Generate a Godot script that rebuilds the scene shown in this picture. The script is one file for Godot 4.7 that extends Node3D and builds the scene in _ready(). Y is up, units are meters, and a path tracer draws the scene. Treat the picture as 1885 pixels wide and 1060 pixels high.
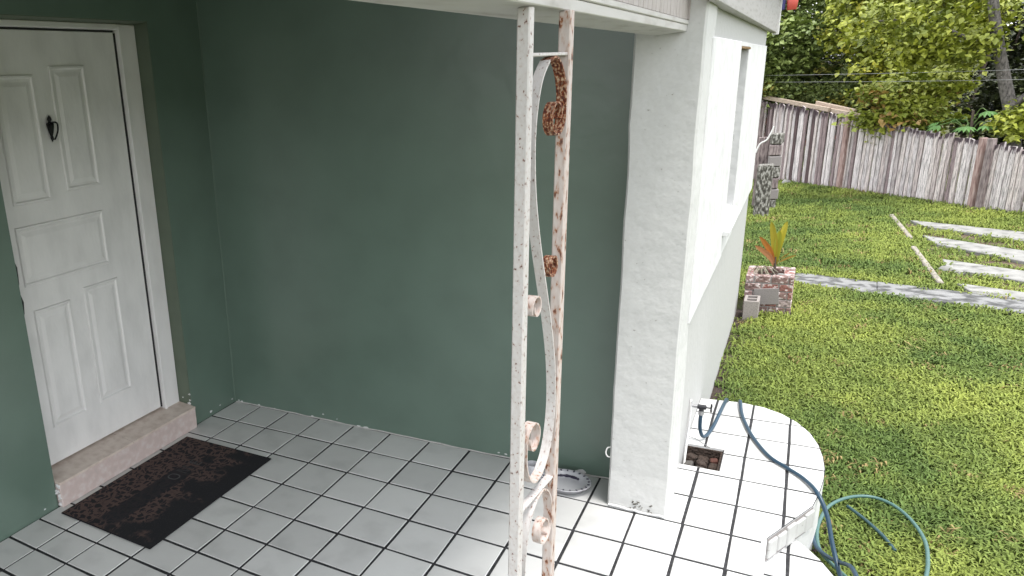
extends Node3D
# A tiled porch with green walls, an iron post, a white house wing and a lawn behind, under an overcast sky.

var rng := RandomNumberGenerator.new()
var used := {}
var M := {}
const GROUND := -0.31
const EYE := Vector3(2.925, 1.916, 3.601)

# ---------------------------------------------------------------- mesh building
class MB:
	var v := PackedVector3Array()
	var n := PackedVector3Array()
	var uv := PackedVector2Array()
	var c := PackedColorArray()
	var ix := PackedInt32Array()
	var col := Color.WHITE
	func tri(a: Vector3, b: Vector3, d: Vector3) -> void:   # counter-clockwise seen from outside
		var nn := (b - a).cross(d - a).normalized()
		var i := v.size()
		for p in [a, b, d]:
			v.append(p); n.append(nn); uv.append(Vector2(p.x, p.z)); c.append(col)
		ix.append_array(PackedInt32Array([i, i + 2, i + 1]))
	func quad(a: Vector3, b: Vector3, d: Vector3, e: Vector3) -> void:
		tri(a, b, d); tri(a, d, e)
	func vert(p: Vector3, nn: Vector3, t := Vector2.ZERO) -> int:
		v.append(p); n.append(nn); uv.append(t); c.append(col)
		return v.size() - 1
	func face(a: int, b: int, d: int) -> void:
		ix.append_array(PackedInt32Array([a, d, b]))
	func box(lo: Vector3, hi: Vector3, b := 0.0) -> void:
		var o := (lo + hi) * 0.5
		var h := (hi - lo) * 0.5
		obox(Transform3D(Basis.IDENTITY, o), h, b)
	func obox(t: Transform3D, h: Vector3, b := 0.0) -> void:   # chamfered box
		b = minf(b, minf(h.x, minf(h.y, h.z)) * 0.8)
		var ax := [Vector3.RIGHT, Vector3.UP, Vector3.BACK]
		for k in 3:
			for s in [-1.0, 1.0]:
				var u: Vector3 = ax[(k + 1) % 3]
				var w: Vector3 = ax[(k + 2) % 3]
				var hk: float = h[k]
				var hu: float = h[(k + 1) % 3] - b
				var hw: float = h[(k + 2) % 3] - b
				var o: Vector3 = ax[k] * hk * s
				if s > 0:
					quad(t * (o - u * hu - w * hw), t * (o + u * hu - w * hw), t * (o + u * hu + w * hw), t * (o - u * hu + w * hw))
				else:
					quad(t * (o - u * hu - w * hw), t * (o - u * hu + w * hw), t * (o + u * hu + w * hw), t * (o + u * hu - w * hw))
		if b <= 0.0:
			return
		for k in 3:
			var a1 := (k + 1) % 3
			var a2 := (k + 2) % 3
			for s1 in [-1.0, 1.0]:
				for s2 in [-1.0, 1.0]:
					var p: Vector3 = ax[a1] * h[a1] * s1 + ax[a2] * (h[a2] - b) * s2
					var q: Vector3 = ax[a1] * (h[a1] - b) * s1 + ax[a2] * h[a2] * s2
					var e: Vector3 = ax[k] * (h[k] - b)
					if s1 * s2 > 0:
						quad(t * (p - e), t * (q - e), t * (q + e), t * (p + e)) if false else quad(t * (p - e), t * (p + e), t * (q + e), t * (q - e)) if _out(p, q, e) else quad(t * (p - e), t * (q - e), t * (q + e), t * (p + e))
					else:
						quad(t * (p - e), t * (p + e), t * (q + e), t * (q - e)) if _out(p, q, e) else quad(t * (p - e), t * (q - e), t * (q + e), t * (p + e))
		for sx in [-1.0, 1.0]:
			for sy in [-1.0, 1.0]:
				for sz in [-1.0, 1.0]:
					var p := Vector3(h.x * sx, (h.y - b) * sy, (h.z - b) * sz)
					var q := Vector3((h.x - b) * sx, h.y * sy, (h.z - b) * sz)
					var r := Vector3((h.x - b) * sx, (h.y - b) * sy, h.z * sz)
					if sx * sy * sz > 0: tri(t * p, t * q, t * r)
					else: tri(t * p, t * r, t * q)
	func _out(p: Vector3, q: Vector3, e: Vector3) -> bool:
		return (e * 2.0).cross(q - p + e * 2.0).dot(p + q) > 0.0
	# an upright slab over a polygon in x,z with chamfered top rim
	func prism(poly: PackedVector2Array, y0: float, y1: float, b := 0.0, bottom := false) -> void:
		if Geometry2D.is_polygon_clockwise(poly):
			poly = poly.duplicate(); poly.reverse()
		var m := poly.size()
		var top := poly
		if b > 0.0:
			top = inset(poly, b)
		for i in m:
			var p := poly[i]
			var q := poly[(i + 1) % m]
			var a := Vector3(p.x, y0, p.y)
			var d := Vector3(q.x, y0, q.y)
			var a1 := Vector3(p.x, y1 - b, p.y)
			var d1 := Vector3(q.x, y1 - b, q.y)
			quad(a, a1, d1, d)
			if b > 0.0:
				var p2 := top[i]
				var q2 := top[(i + 1) % m]
				quad(a1, Vector3(p2.x, y1, p2.y), Vector3(q2.x, y1, q2.y), d1)
		flat(top, y1)
		if bottom:
			flat(poly, y0, true)
	func flat(poly: PackedVector2Array, y: float, down := false) -> void:
		var t := Geometry2D.triangulate_polygon(poly)
		for i in range(0, t.size(), 3):
			var a := Vector3(poly[t[i]].x, y, poly[t[i]].y)
			var b := Vector3(poly[t[i + 1]].x, y, poly[t[i + 1]].y)
			var d := Vector3(poly[t[i + 2]].x, y, poly[t[i + 2]].y)
			if ((b - a).cross(d - a).y > 0.0) != down: tri(a, b, d)
			else: tri(a, d, b)
	static func inset(poly: PackedVector2Array, b: float) -> PackedVector2Array:
		var m := poly.size()
		var r := PackedVector2Array()
		for i in m:
			var p0 := poly[(i + m - 1) % m]
			var p := poly[i]
			var p1 := poly[(i + 1) % m]
			var d0 := (p - p0).normalized()
			var d1 := (p1 - p).normalized()
			var n0 := Vector2(-d0.y, d0.x)
			var n1 := Vector2(-d1.y, d1.x)
			var mm := (n0 + n1).normalized()
			var k := b / maxf(0.5, mm.dot(n0))
			r.append(p + mm * k)
		return r
	func tube(pts: PackedVector3Array, rad, sides := 8, cap := true) -> void:
		var m := pts.size()
		var up := Vector3.UP
		var t0 := (pts[1] - pts[0]).normalized()
		if absf(t0.dot(up)) > 0.9: up = Vector3.RIGHT
		var nn := (up - t0 * up.dot(t0)).normalized()
		var first := v.size()
		for i in m:
			var t := (pts[mini(i + 1, m - 1)] - pts[maxi(i - 1, 0)]).normalized()
			nn = (nn - t * nn.dot(t)).normalized()
			var bb := t.cross(nn)
			var r: float = rad[i] if rad is Array or rad is PackedFloat32Array else rad
			for k in sides:
				var a := TAU * k / sides
				var d := nn * cos(a) + bb * sin(a)
				vert(pts[i] + d * r, d, Vector2(float(k) / sides, i * 0.1))
		for i in m - 1:
			for k in sides:
				var a := first + i * sides + k
				var b2 := first + i * sides + (k + 1) % sides
				face(a, b2, a + sides); face(b2, b2 + sides, a + sides)
		if cap:
			for e in [0, m - 1]:
				var s: int = first + e * sides
				var dirn := (pts[0] - pts[1]).normalized() if e == 0 else (pts[m - 1] - pts[m - 2]).normalized()
				var o := vert(pts[e], dirn)
				var ring := []
				for k in sides: ring.append(vert(v[s + k], dirn))
				for k in sides:
					if e == 0: face(o, ring[(k + 1) % sides], ring[k])
					else: face(o, ring[k], ring[(k + 1) % sides])
	func lathe(at: Vector3, prof: PackedVector2Array, sides := 24, wob := 0.0, lobes := 0) -> void:
		var m := prof.size()
		var first := v.size()
		for i in m:
			var d := prof[mini(i + 1, m - 1)] - prof[maxi(i - 1, 0)]
			var pn := Vector2(d.y, -d.x).normalized()
			for k in sides:
				var a := TAU * k / sides
				var r := prof[i].x * (1.0 + wob * cos(a * lobes))
				vert(at + Vector3(cos(a) * r, prof[i].y, sin(a) * r), Vector3(cos(a) * pn.x, pn.y, sin(a) * pn.x))
		for i in m - 1:
			for k in sides:
				var a := first + i * sides + k
				var b2 := first + i * sides + (k + 1) % sides
				face(a, a + sides, b2); face(b2, a + sides, b2 + sides)
	# a flat bar bent along a path in the plane x = const (points are z,y)
	func bar(path: PackedVector2Array, x0: float, x1: float, th: float) -> void:
		var m := path.size()
		for i in m - 1:
			var p := path[i]
			var q := path[i + 1]
			var np := _nrm(path, i) * th * 0.5
			var nq := _nrm(path, i + 1) * th * 0.5
			var a := p + np; var b := q + nq; var d := q - nq; var e := p - np
			var f := func(w: Vector2, x: float) -> Vector3: return Vector3(x, w.y, w.x)
			quad(f.call(a, x0), f.call(a, x1), f.call(b, x1), f.call(b, x0))
			quad(f.call(e, x1), f.call(e, x0), f.call(d, x0), f.call(d, x1))
			quad(f.call(a, x1), f.call(e, x1), f.call(d, x1), f.call(b, x1))
			quad(f.call(e, x0), f.call(a, x0), f.call(b, x0), f.call(d, x0))
			if i == 0: quad(f.call(a, x0), f.call(e, x0), f.call(e, x1), f.call(a, x1))
			if i == m - 2: quad(f.call(b, x1), f.call(d, x1), f.call(d, x0), f.call(b, x0))
	func _nrm(path: PackedVector2Array, i: int) -> Vector2:
		var t := (path[mini(i + 1, path.size() - 1)] - path[maxi(i - 1, 0)]).normalized()
		return Vector2(-t.y, t.x)
	func mesh() -> ArrayMesh:
		var a := []
		a.resize(Mesh.ARRAY_MAX)
		a[Mesh.ARRAY_VERTEX] = v; a[Mesh.ARRAY_NORMAL] = n; a[Mesh.ARRAY_TEX_UV] = uv; a[Mesh.ARRAY_COLOR] = c; a[Mesh.ARRAY_INDEX] = ix
		var r := ArrayMesh.new()
		r.add_surface_from_arrays(Mesh.PRIMITIVE_TRIANGLES, a)
		return r

# ---------------------------------------------------------------- naming
func numbered(called: String) -> String:
	var k: int = used.get(called, 0)
	used[called] = k + 1
	return called if k == 0 else "%s_%03d" % [called, k]
func thing(called: String, label: String, category: String, at := Vector3.ZERO, group := "") -> Node3D:
	var o := Node3D.new()
	o.name = numbered(called)
	add_child(o)
	o.position = at
	tag(o, label, category, group)
	return o
func tag(o: Node, label: String, category: String, group := "") -> void:
	o.set_meta("label", label)
	o.set_meta("category", category)
	if group: o.set_meta("group", group)
func part(called: String, m: Mesh, mat: Material, parent: Node, at := Vector3.ZERO) -> MeshInstance3D:
	var o := MeshInstance3D.new()
	o.mesh = m
	o.material_override = mat
	o.name = called if parent != self else numbered(called)
	o.position = at
	parent.add_child(o, true)
	return o
func one(called: String, m: Mesh, mat: Material, label: String, category: String, group := "") -> MeshInstance3D:
	var o := part(called, m, mat, self)
	tag(o, label, category, group)
	return o
func struct(called: String, m: Mesh, mat: Material) -> MeshInstance3D:
	var o := part(called, m, mat, self)
	o.set_meta("kind", "structure")
	return o
func smooth_path(p: Array, k := 6) -> PackedVector3Array:
	var r := PackedVector3Array()
	for i in p.size() - 1:
		var p0: Vector3 = p[maxi(i - 1, 0)]
		var p1: Vector3 = p[i]
		var p2: Vector3 = p[i + 1]
		var p3: Vector3 = p[mini(i + 2, p.size() - 1)]
		for s in k:
			r.append(p1.cubic_interpolate(p2, p0, p3, float(s) / k))
	r.append(p[-1])
	return r
func smooth2(p: Array, k := 5) -> PackedVector2Array:
	var r := PackedVector2Array()
	for i in p.size() - 1:
		var p0: Vector2 = p[maxi(i - 1, 0)]
		var p1: Vector2 = p[i]
		var p2: Vector2 = p[i + 1]
		var p3: Vector2 = p[mini(i + 2, p.size() - 1)]
		for s in k:
			r.append(p1.cubic_interpolate(p2, p0, p3, float(s) / k))
	r.append(p[-1])
	return r

# ---------------------------------------------------------------- materials
func lin(r: float, g: float, b: float) -> Color:
	return Color(r, g, b).linear_to_srgb()
func plain(c: Color, rough := 0.8, metal := 0.0) -> StandardMaterial3D:
	var m := StandardMaterial3D.new()
	m.albedo_color = c
	m.roughness = rough
	m.metallic = metal
	return m
func noise(freq: float, sd: int, stops: Array, size := 512, octaves := 4, type := FastNoiseLite.TYPE_SIMPLEX_SMOOTH, hard := false) -> NoiseTexture2D:
	var f := FastNoiseLite.new()
	f.noise_type = type
	f.frequency = freq
	f.seed = sd
	f.fractal_octaves = octaves
	var t := NoiseTexture2D.new()
	t.width = size; t.height = size
	t.seamless = true
	t.noise = f
	if stops.size():
		var g := Gradient.new()
		var off := PackedFloat32Array()
		var cs := PackedColorArray()
		for s in stops:
			off.append(s[0]); cs.append(s[1])
		g.offsets = off; g.colors = cs
		if hard: g.interpolation_mode = Gradient.GRADIENT_INTERPOLATE_CONSTANT
		t.color_ramp = g
	return t
func tri(m: StandardMaterial3D, tex: Texture2D, scale: Vector3, bump: Texture2D = null, cm := 0.0) -> StandardMaterial3D:
	m.albedo_texture = tex
	m.uv1_triplanar = true
	m.uv1_world_triplanar = true
	m.uv1_scale = scale
	if bump:
		m.heightmap_enabled = true
		m.heightmap_texture = bump
		m.heightmap_scale = cm
	return m
func g3(v: float) -> Color:
	return Color(v, v, v)

func make_materials() -> void:
	var soft := noise(0.008, 2, [[0.0, g3(0.93)], [0.5, g3(0.975)], [1.0, g3(1.0)]])
	var faint := noise(0.014, 6, [[0.0, Color(0.8, 0.79, 0.77)], [0.25, Color(0.93, 0.925, 0.915)], [0.5, Color(0.985, 0.985, 0.98)], [1.0, Color(1, 1, 1)]], 512, 5)
	var spots := noise(0.035, 21, [[0.0, Color(0.55, 0.53, 0.5)], [0.11, Color(0.82, 0.81, 0.79)], [0.16, Color(0.97, 0.97, 0.965)], [0.5, Color(0.985, 0.985, 0.98)], [1.0, Color(1, 1, 1)]], 1024, 6)
	var trowel := noise(0.02, 15, [], 512, 4)
	var mottle := noise(0.012, 3, [[0.0, g3(0.86)], [0.45, g3(0.95)], [1.0, g3(1.0)]])
	var speck := noise(0.06, 8, [[0.0, g3(0.8)], [0.5, g3(0.97)], [1.0, g3(1.0)]])
	var grain := noise(0.05, 11, [], 512, 5)
	var dirty := noise(0.02, 5, [[0.0, Color(0.62, 0.6, 0.56)], [0.32, Color(0.86, 0.85, 0.83)], [0.5, Color(0.97, 0.97, 0.96)], [1.0, Color(1, 1, 1)]])
	M.green = tri(plain(lin(0.115, 0.17, 0.137), 0.3), soft, Vector3(0.6, 0.6, 0.6), trowel, 0.09)
	M.green.metallic_specular = 0.6
	M.reveal_shaded = tri(plain(lin(0.11, 0.14, 0.1), 0.5), soft, Vector3(1.2, 1.2, 1.2))  # wall green turned browner: the reveal's different light put into its colour
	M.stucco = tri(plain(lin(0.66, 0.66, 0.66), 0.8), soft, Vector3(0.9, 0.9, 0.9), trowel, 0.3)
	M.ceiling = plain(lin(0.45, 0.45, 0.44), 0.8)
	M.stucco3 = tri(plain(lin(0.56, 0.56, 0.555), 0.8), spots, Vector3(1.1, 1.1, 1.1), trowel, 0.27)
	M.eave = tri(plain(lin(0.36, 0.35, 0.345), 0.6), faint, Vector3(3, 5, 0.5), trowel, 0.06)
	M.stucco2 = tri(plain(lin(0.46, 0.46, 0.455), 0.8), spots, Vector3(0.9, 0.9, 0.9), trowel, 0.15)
	M.door = tri(plain(lin(0.76, 0.75, 0.745), 0.4), soft, Vector3(1.4, 0.6, 1.4), grain, 0.05)
	M.door_gap_shade = plain(lin(0.02, 0.02, 0.022), 0.9)
	M.trim = tri(plain(lin(0.5, 0.485, 0.475), 0.55), faint, Vector3(2.5, 2.0, 0.5), trowel, 0.08)
	M.siding = tri(plain(lin(0.4, 0.36, 0.35), 0.6), faint, Vector3(1.5, 1.5, 1.5))
	M.bronze = plain(lin(0.012, 0.012, 0.014), 0.35, 0.6)
	M.grout = tri(plain(lin(0.05, 0.05, 0.056), 0.9), noise(0.03, 31, [[0.0, g3(0.4)], [0.5, g3(0.7)], [1.0, g3(1.0)]]), Vector3(2, 2, 2))
	M.tiles = []
	for k in 5:
		var w: float = [0.56, 0.625, 0.585, 0.645, 0.6][k]
		var m := tri(plain(lin(w, w * 0.995, w * 0.98), 0.32), noise(0.016, 40 + k, [[0.0, g3(0.92)], [0.4, g3(0.98)], [1.0, g3(1.0)]], 256, 5), Vector3(0.8, 0.8, 0.8), trowel, 0.05)
		M.tiles.append(m)
	var stone := noise(0.022, 61, [[0.0, Color(0.86, 0.81, 0.78)], [0.5, Color(0.95, 0.92, 0.9)], [1.0, Color(1, 0.98, 0.96)]])
	M.step_stone = tri(plain(lin(0.66, 0.605, 0.565), 0.5), stone, Vector3(1.2, 1.2, 1.2))
	M.step_face = tri(plain(lin(0.6, 0.55, 0.53), 0.6), noise(0.02, 62, [[0.0, Color(0.9, 0.87, 0.86)], [0.5, Color(0.95, 0.9, 0.89)], [1.0, Color(1, 1, 1)]]), Vector3(1.5, 1.5, 1.5))
	# old white paint over iron: rust shows through in patches
	var rust_light := [[0.0, Color(0.12, 0.05, 0.04)], [0.15, Color(0.36, 0.17, 0.1)], [0.19, Color(0.6, 0.38, 0.28)], [0.215, Color(0.87, 0.81, 0.79)], [0.3, Color(0.95, 0.93, 0.92)], [1.0, Color(1, 1, 1)]]
	var rust_heavy := [[0.0, Color(0.2, 0.07, 0.05)], [0.35, Color(0.36, 0.14, 0.07)], [0.5, Color(0.55, 0.26, 0.11)], [0.6, Color(0.7, 0.42, 0.22)], [0.64, Color(0.86, 0.76, 0.66)], [1.0, Color(0.96, 0.92, 0.88)]]
	var rust_mid := [[0.0, Color(0.15, 0.05, 0.04)], [0.18, Color(0.44, 0.21, 0.1)], [0.245, Color(0.72, 0.46, 0.28)], [0.29, Color(0.88, 0.78, 0.73)], [0.48, Color(0.95, 0.9, 0.88)], [1.0, Color(0.98, 0.96, 0.95)]]
	var flake := noise(0.03, 71, [], 512, 3)
	M.iron = tri(plain(lin(0.58, 0.57, 0.57), 0.5), noise(0.03, 71, rust_light, 1024, 6), Vector3(3.3, 2.3, 3.3), flake, 0.08)
	M.iron_mid = tri(plain(lin(0.58, 0.56, 0.55), 0.6), noise(0.015, 72, rust_mid, 1024, 7), Vector3(4.5, 1.6, 4.5), flake, 0.1)
	M.iron_rust = tri(plain(lin(0.6, 0.55, 0.5), 0.8), noise(0.03, 73, rust_heavy, 512, 6), Vector3(8, 6, 8), flake, 0.08)
	M.concrete = tri(plain(lin(0.25, 0.25, 0.25), 0.9), noise(0.012, 81, [[0.0, g3(0.42)], [0.38, g3(0.66)], [0.55, g3(0.9)], [1.0, g3(1.0)]], 512, 5), Vector3(1.0, 1.0, 1.0), trowel, 0.3)
	M.concrete_b = tri(plain(lin(0.33, 0.325, 0.31), 0.9), noise(0.012, 82, [[0.0, g3(0.55)], [0.4, g3(0.85)], [1.0, g3(1.0)]], 512, 5), Vector3(0.9, 0.9, 0.9), trowel, 0.3)
	M.mossy = tri(plain(lin(0.4, 0.39, 0.37), 0.95), noise(0.03, 83, [[0.0, Color(0.25, 0.24, 0.23)], [0.35, Color(0.45, 0.44, 0.42)], [0.55, Color(0.68, 0.67, 0.65)], [0.7, Color(0.95, 0.95, 0.94)], [1.0, Color(1, 1, 1)]]), Vector3(2.0, 0.7, 2.0), trowel, 1.0)
	M.bricks = []
	for k in 4:
		var b: Color = [Color(0.56, 0.38, 0.35), Color(0.6, 0.49, 0.48), Color(0.68, 0.61, 0.6), Color(0.52, 0.42, 0.4)][k]
		M.bricks.append(tri(plain(Color(1, 1, 1), 0.9), noise(0.03, 90 + k, [[0.0, b.darkened(0.5)], [0.35, b.darkened(0.1)], [0.6, b], [0.68, Color(0.78, 0.73, 0.72)], [1.0, Color(0.86, 0.82, 0.82)]], 256), Vector3(2.6, 2.6, 2.6), trowel, 0.6))
	M.mortar = tri(plain(lin(0.27, 0.245, 0.24), 0.95), speck, Vector3(3, 3, 3))
	M.soil = tri(plain(lin(0.075, 0.05, 0.038), 0.95), noise(0.05, 101, [[0.0, g3(0.45)], [0.5, g3(0.85)], [1.0, g3(1.0)]]), Vector3(2.2, 2.2, 2.2), grain, 1.2)
	M.lawn = tri(plain(lin(0.085, 0.095, 0.032), 0.95), noise(0.03, 102, [[0.0, Color(0.6, 0.5, 0.42)], [0.4, Color(0.85, 0.85, 0.75)], [1.0, Color(1, 1, 0.9)]], 1024, 6), Vector3(0.9, 0.9, 0.9), grain, 1.0)
	M.gravel = tri(plain(lin(0.2, 0.165, 0.13), 0.95), noise(0.08, 103, [[0.0, Color(0.3, 0.26, 0.22)], [0.45, Color(0.7, 0.63, 0.56)], [0.7, Color(0.95, 0.9, 0.85)], [1.0, Color(1, 1, 1)]]), Vector3(1.6, 1.6, 1.6), grain, 1.2)
	M.wood = []
	var wn := FastNoiseLite.new()
	wn.seed = 110
	wn.frequency = 0.05
	wn.fractal_octaves = 4
	for k in 7:
		var base: Color = [Color(0.80, 0.79, 0.80), Color(0.72, 0.70, 0.71), Color(0.86, 0.85, 0.86), Color(0.58, 0.53, 0.54), Color(0.76, 0.73, 0.73), Color(0.36, 0.30, 0.31), Color(0.83, 0.81, 0.81)][k]
		var im := Image.create(48, 256, false, Image.FORMAT_RGB8)
		for i in 48:
			for j in 256:
				base = Color(base.r, base.g, base.b)
				var v := wn.get_noise_2d(i * 5.5 + k * 700, j * 0.28)
				var v2 := wn.get_noise_2d(i * 14.0 + 300 + k * 500, j * 0.9)
				var c := (base * Color(1.05, 1.02, 1.01)).darkened(clampf(0.06 - v * 0.55 - v2 * 0.25, 0.0, 0.8))
				if v < -0.3: c = base.darkened(0.72)
				var st := wn.get_noise_2d(i * 1.2 + k * 311, j * 0.6 + 900)
				var top := clampf(1.0 - j / (16.0 + 50.0 * maxf(0.0, st + 0.15)), 0.0, 1.0)
				var low := clampf(1.0 - (255 - j) / (10.0 + 40.0 * maxf(0.0, -st + 0.1)), 0.0, 1.0)
				c = c.lerp(Color(0.2, 0.15, 0.18), smoothstep(0.0, 0.7, top) * 0.85)
				c = c.lerp(Color(0.36, 0.25, 0.22), smoothstep(0.0, 0.8, low) * 0.7)
				im.set_pixel(i, j, c)
		var m := plain(Color(1, 1, 1), 0.9)
		m.albedo_texture = ImageTexture.create_from_image(im)
		M.wood.append(m)
	M.oldwood = tri(plain(Color(1, 1, 1), 0.9), noise(0.03, 119, [[0.0, Color(0.16, 0.13, 0.14)], [0.4, Color(0.47, 0.42, 0.42)], [1.0, Color(0.68, 0.63, 0.62)]], 256), Vector3(5, 0.7, 5))
	M.redwood = tri(plain(Color(1, 1, 1), 0.9), noise(0.03, 121, [[0.0, Color(0.3, 0.2, 0.19)], [0.45, Color(0.6, 0.5, 0.48)], [1.0, Color(0.75, 0.68, 0.66)]], 256), Vector3(7, 0.6, 7))
	M.tan = tri(plain(Color(1, 1, 1), 0.85), noise(0.03, 122, [[0.0, Color(0.42, 0.36, 0.32)], [0.45, Color(0.66, 0.59, 0.53)], [1.0, Color(0.78, 0.72, 0.66)]], 256), Vector3(2, 7, 2))
	M.bark = tri(plain(lin(0.26, 0.235, 0.22), 0.95), noise(0.04, 123, [[0.0, g3(0.35)], [0.5, g3(0.8)], [1.0, g3(1.0)]], 256), Vector3(3, 1.1, 3), grain, 1.2)
	M.twig = plain(lin(0.10, 0.075, 0.06), 0.95)
	M.hose_blue = plain(lin(0.012, 0.042, 0.075), 0.35)
	M.hose_teal = plain(lin(0.06, 0.135, 0.125), 0.4)
	M.hose_green = plain(lin(0.02, 0.06, 0.07), 0.4)
	M.brass = plain(lin(0.035, 0.035, 0.04), 0.4, 0.5)
	M.metal = plain(lin(0.35, 0.35, 0.36), 0.4, 0.7)
	M.pvc = plain(lin(0.68, 0.67, 0.66), 0.45)
	M.glass = plain(lin(0.07, 0.08, 0.085), 0.12)
	M.glass.metallic_specular = 0.8
	M.frame = plain(lin(0.3, 0.31, 0.31), 0.4, 0.3)
	M.dark = plain(lin(0.01, 0.01, 0.011), 0.9)
	M.ceramic = plain(lin(0.5, 0.5, 0.53), 0.25)
	M.ceramic_dark = plain(lin(0.03, 0.025, 0.05), 0.4)
	M.grass = plain(Color.WHITE, 0.7)
	M.grass.metallic_specular = 0.3
	M.grass.vertex_color_use_as_albedo = true
	M.grass.backlight_enabled = true
	M.grass.backlight = lin(0.05, 0.07, 0.01)
	M.leaf = plain(Color.WHITE, 0.5)
	M.leaf.vertex_color_use_as_albedo = true
	M.leaf.backlight_enabled = true
	M.leaf.backlight = lin(0.06, 0.09, 0.008)
	M.wall_far = tri(plain(lin(0.3, 0.12, 0.09), 0.9), dirty, Vector3(1, 1, 1))
	M.roof_far = tri(plain(lin(0.6, 0.6, 0.62), 0.8), dirty, Vector3(1, 1, 1))

# ---------------------------------------------------------------- the scene
func _ready() -> void:
	rng.seed = 20251004
	var cam := Camera3D.new()
	cam.name = "camera"
	add_child(cam)
	var near := 0.05
	var right := Vector3(0.783323, -0.096369, -0.614100)
	var down := Vector3(0.097495, -0.956637, 0.274483)
	var fwd := Vector3(-0.613922, -0.274880, -0.739960)
	cam.transform = Transform3D(Basis(right, -down, -fwd).orthonormalized(), EYE)
	cam.set_frustum(near * 1060.0 / 1320.517, Vector2(near * 536.457 / 1320.517, near * 59.813 / 1320.517), near, 200.0)
	cam.current = true
	var we := WorldEnvironment.new()
	we.name = "environment"
	var env := Environment.new()
	env.background_mode = Environment.BG_SKY
	var sky := Sky.new()
	var sm := ProceduralSkyMaterial.new()
	sm.sky_top_color = Color(0.895, 0.91, 0.93)
	sm.sky_horizon_color = Color(0.97, 0.975, 0.98)
	sm.sky_curve = 0.2
	sm.ground_horizon_color = Color(0.4, 0.42, 0.36)
	sm.ground_bottom_color = Color(0.25, 0.26, 0.22)
	sm.sun_angle_max = 1.0
	sky.sky_material = sm
	env.sky = sky
	env.tonemap_mode = Environment.TONE_MAPPER_LINEAR
	env.tonemap_exposure = 2.95
	env.sdfgi_enabled = true
	env.ssao_enabled = true
	env.ssil_enabled = true
	we.environment = env
	add_child(we)
	var sun := DirectionalLight3D.new()
	sun.name = "sun"
	sun.light_energy = 0.45
	sun.light_color = Color(1.0, 0.985, 0.965)
	sun.light_angular_distance = 14.0
	sun.shadow_enabled = true
	add_child(sun)
	sun.look_at_from_position(Vector3(2.2, 9.0, 1.2), Vector3.ZERO)

	make_materials()
	ground()
	porch_floor()
	lower_step()
	green_walls()
	pillar()
	porch_roof()
	wing()
	paths()
	fence()
	neighbour()
	trees()
	door()
	door_step()
	mat()
	iron_post()
	dish_and_cup()
	faucet_and_hoses()
	drain()
	planter()
	yard_things()
	lawn()

# ---------------------------------------------------------------- setting
var OUTLINE := PackedVector2Array([Vector2(-0.6, -0.02), Vector2(2.58, -0.02), Vector2(2.58, -0.32), Vector2(2.75, -0.32), Vector2(2.75, -0.575), Vector2(2.58, -0.575), Vector2(2.58, -1.25), Vector2(2.66, -1.262), Vector2(2.78, -1.275), Vector2(2.89, -1.245), Vector2(2.973, -1.185), Vector2(3.045, -1.09), Vector2(3.098, -0.97), Vector2(3.132, -0.83), Vector2(3.149, -0.69), Vector2(3.155, -0.56), Vector2(3.15, -0.44), Vector2(3.134, -0.29), Vector2(3.111, -0.149), Vector2(2.963, 0.224), Vector2(2.956, 4.75), Vector2(-0.6, 4.75)])
var TREAD := PackedVector2Array([Vector2(2.95, 0.24), Vector2(3.058, -0.045), Vector2(3.1, 0.01), Vector2(3.145, 0.085), Vector2(3.19, 0.19), Vector2(3.225, 0.33), Vector2(3.245, 0.52), Vector2(3.25, 0.8), Vector2(3.25, 4.75), Vector2(2.95, 4.75)])
const GX := [0.0, 0.214, 0.439, 0.674, 0.917, 1.16, 1.4, 1.635, 1.861, 2.078, 2.287, 2.482, 2.667, 2.842, 3.012, 3.18]
const GZ := [-1.295, -1.042, -0.787, -0.529, -0.267, 0.0, 0.268, 0.538, 0.808, 1.068, 1.305, 1.515, 1.705, 1.893, 2.083, 2.28, 2.48, 2.69, 2.9, 3.12, 3.34, 3.56, 3.78, 4.0, 4.22, 4.45, 4.7]

func ground() -> void:
	var b := MB.new()
	var nx := 60
	var f := FastNoiseLite.new()
	f.seed = 7
	f.frequency = 0.5
	var xs := [-60.0, -20.0]
	for k in 33: xs.append(-4.0 + k * 0.5)
	xs.append_array([20.0, 60.0])
	var zs := [-80.0, -40.0]
	for k in 53: zs.append(-20.0 + k * 0.5)
	zs.append_array([20.0, 60.0])
	for i in xs.size() - 1:
		for j in zs.size() - 1:
			var h := func(x: float, z: float) -> Vector3: return Vector3(x, GROUND - 0.02 + 0.02 * f.get_noise_2d(x, z), z)
			b.quad(h.call(xs[i], zs[j]), h.call(xs[i], zs[j + 1]), h.call(xs[i + 1], zs[j + 1]), h.call(xs[i + 1], zs[j]))
	struct("ground", b.mesh(), M.lawn)
	var s := MB.new()   # bare soil along the foot of the wall and round the patio
	s.flat(PackedVector2Array([Vector2(2.5, -4.4), Vector2(2.7, -4.4), Vector2(2.69, -2.6), Vector2(2.78, -1.5), Vector2(2.86, -1.32), Vector2(3.02, -1.24), Vector2(3.13, -1.02), Vector2(3.19, -0.7), Vector2(3.2, -0.35), Vector2(3.22, 0.05), Vector2(3.3, 0.3), Vector2(3.3, 0.9), Vector2(2.5, 0.9)]), GROUND + 0.006)
	struct("soil_border", s.mesh(), M.soil)

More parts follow.
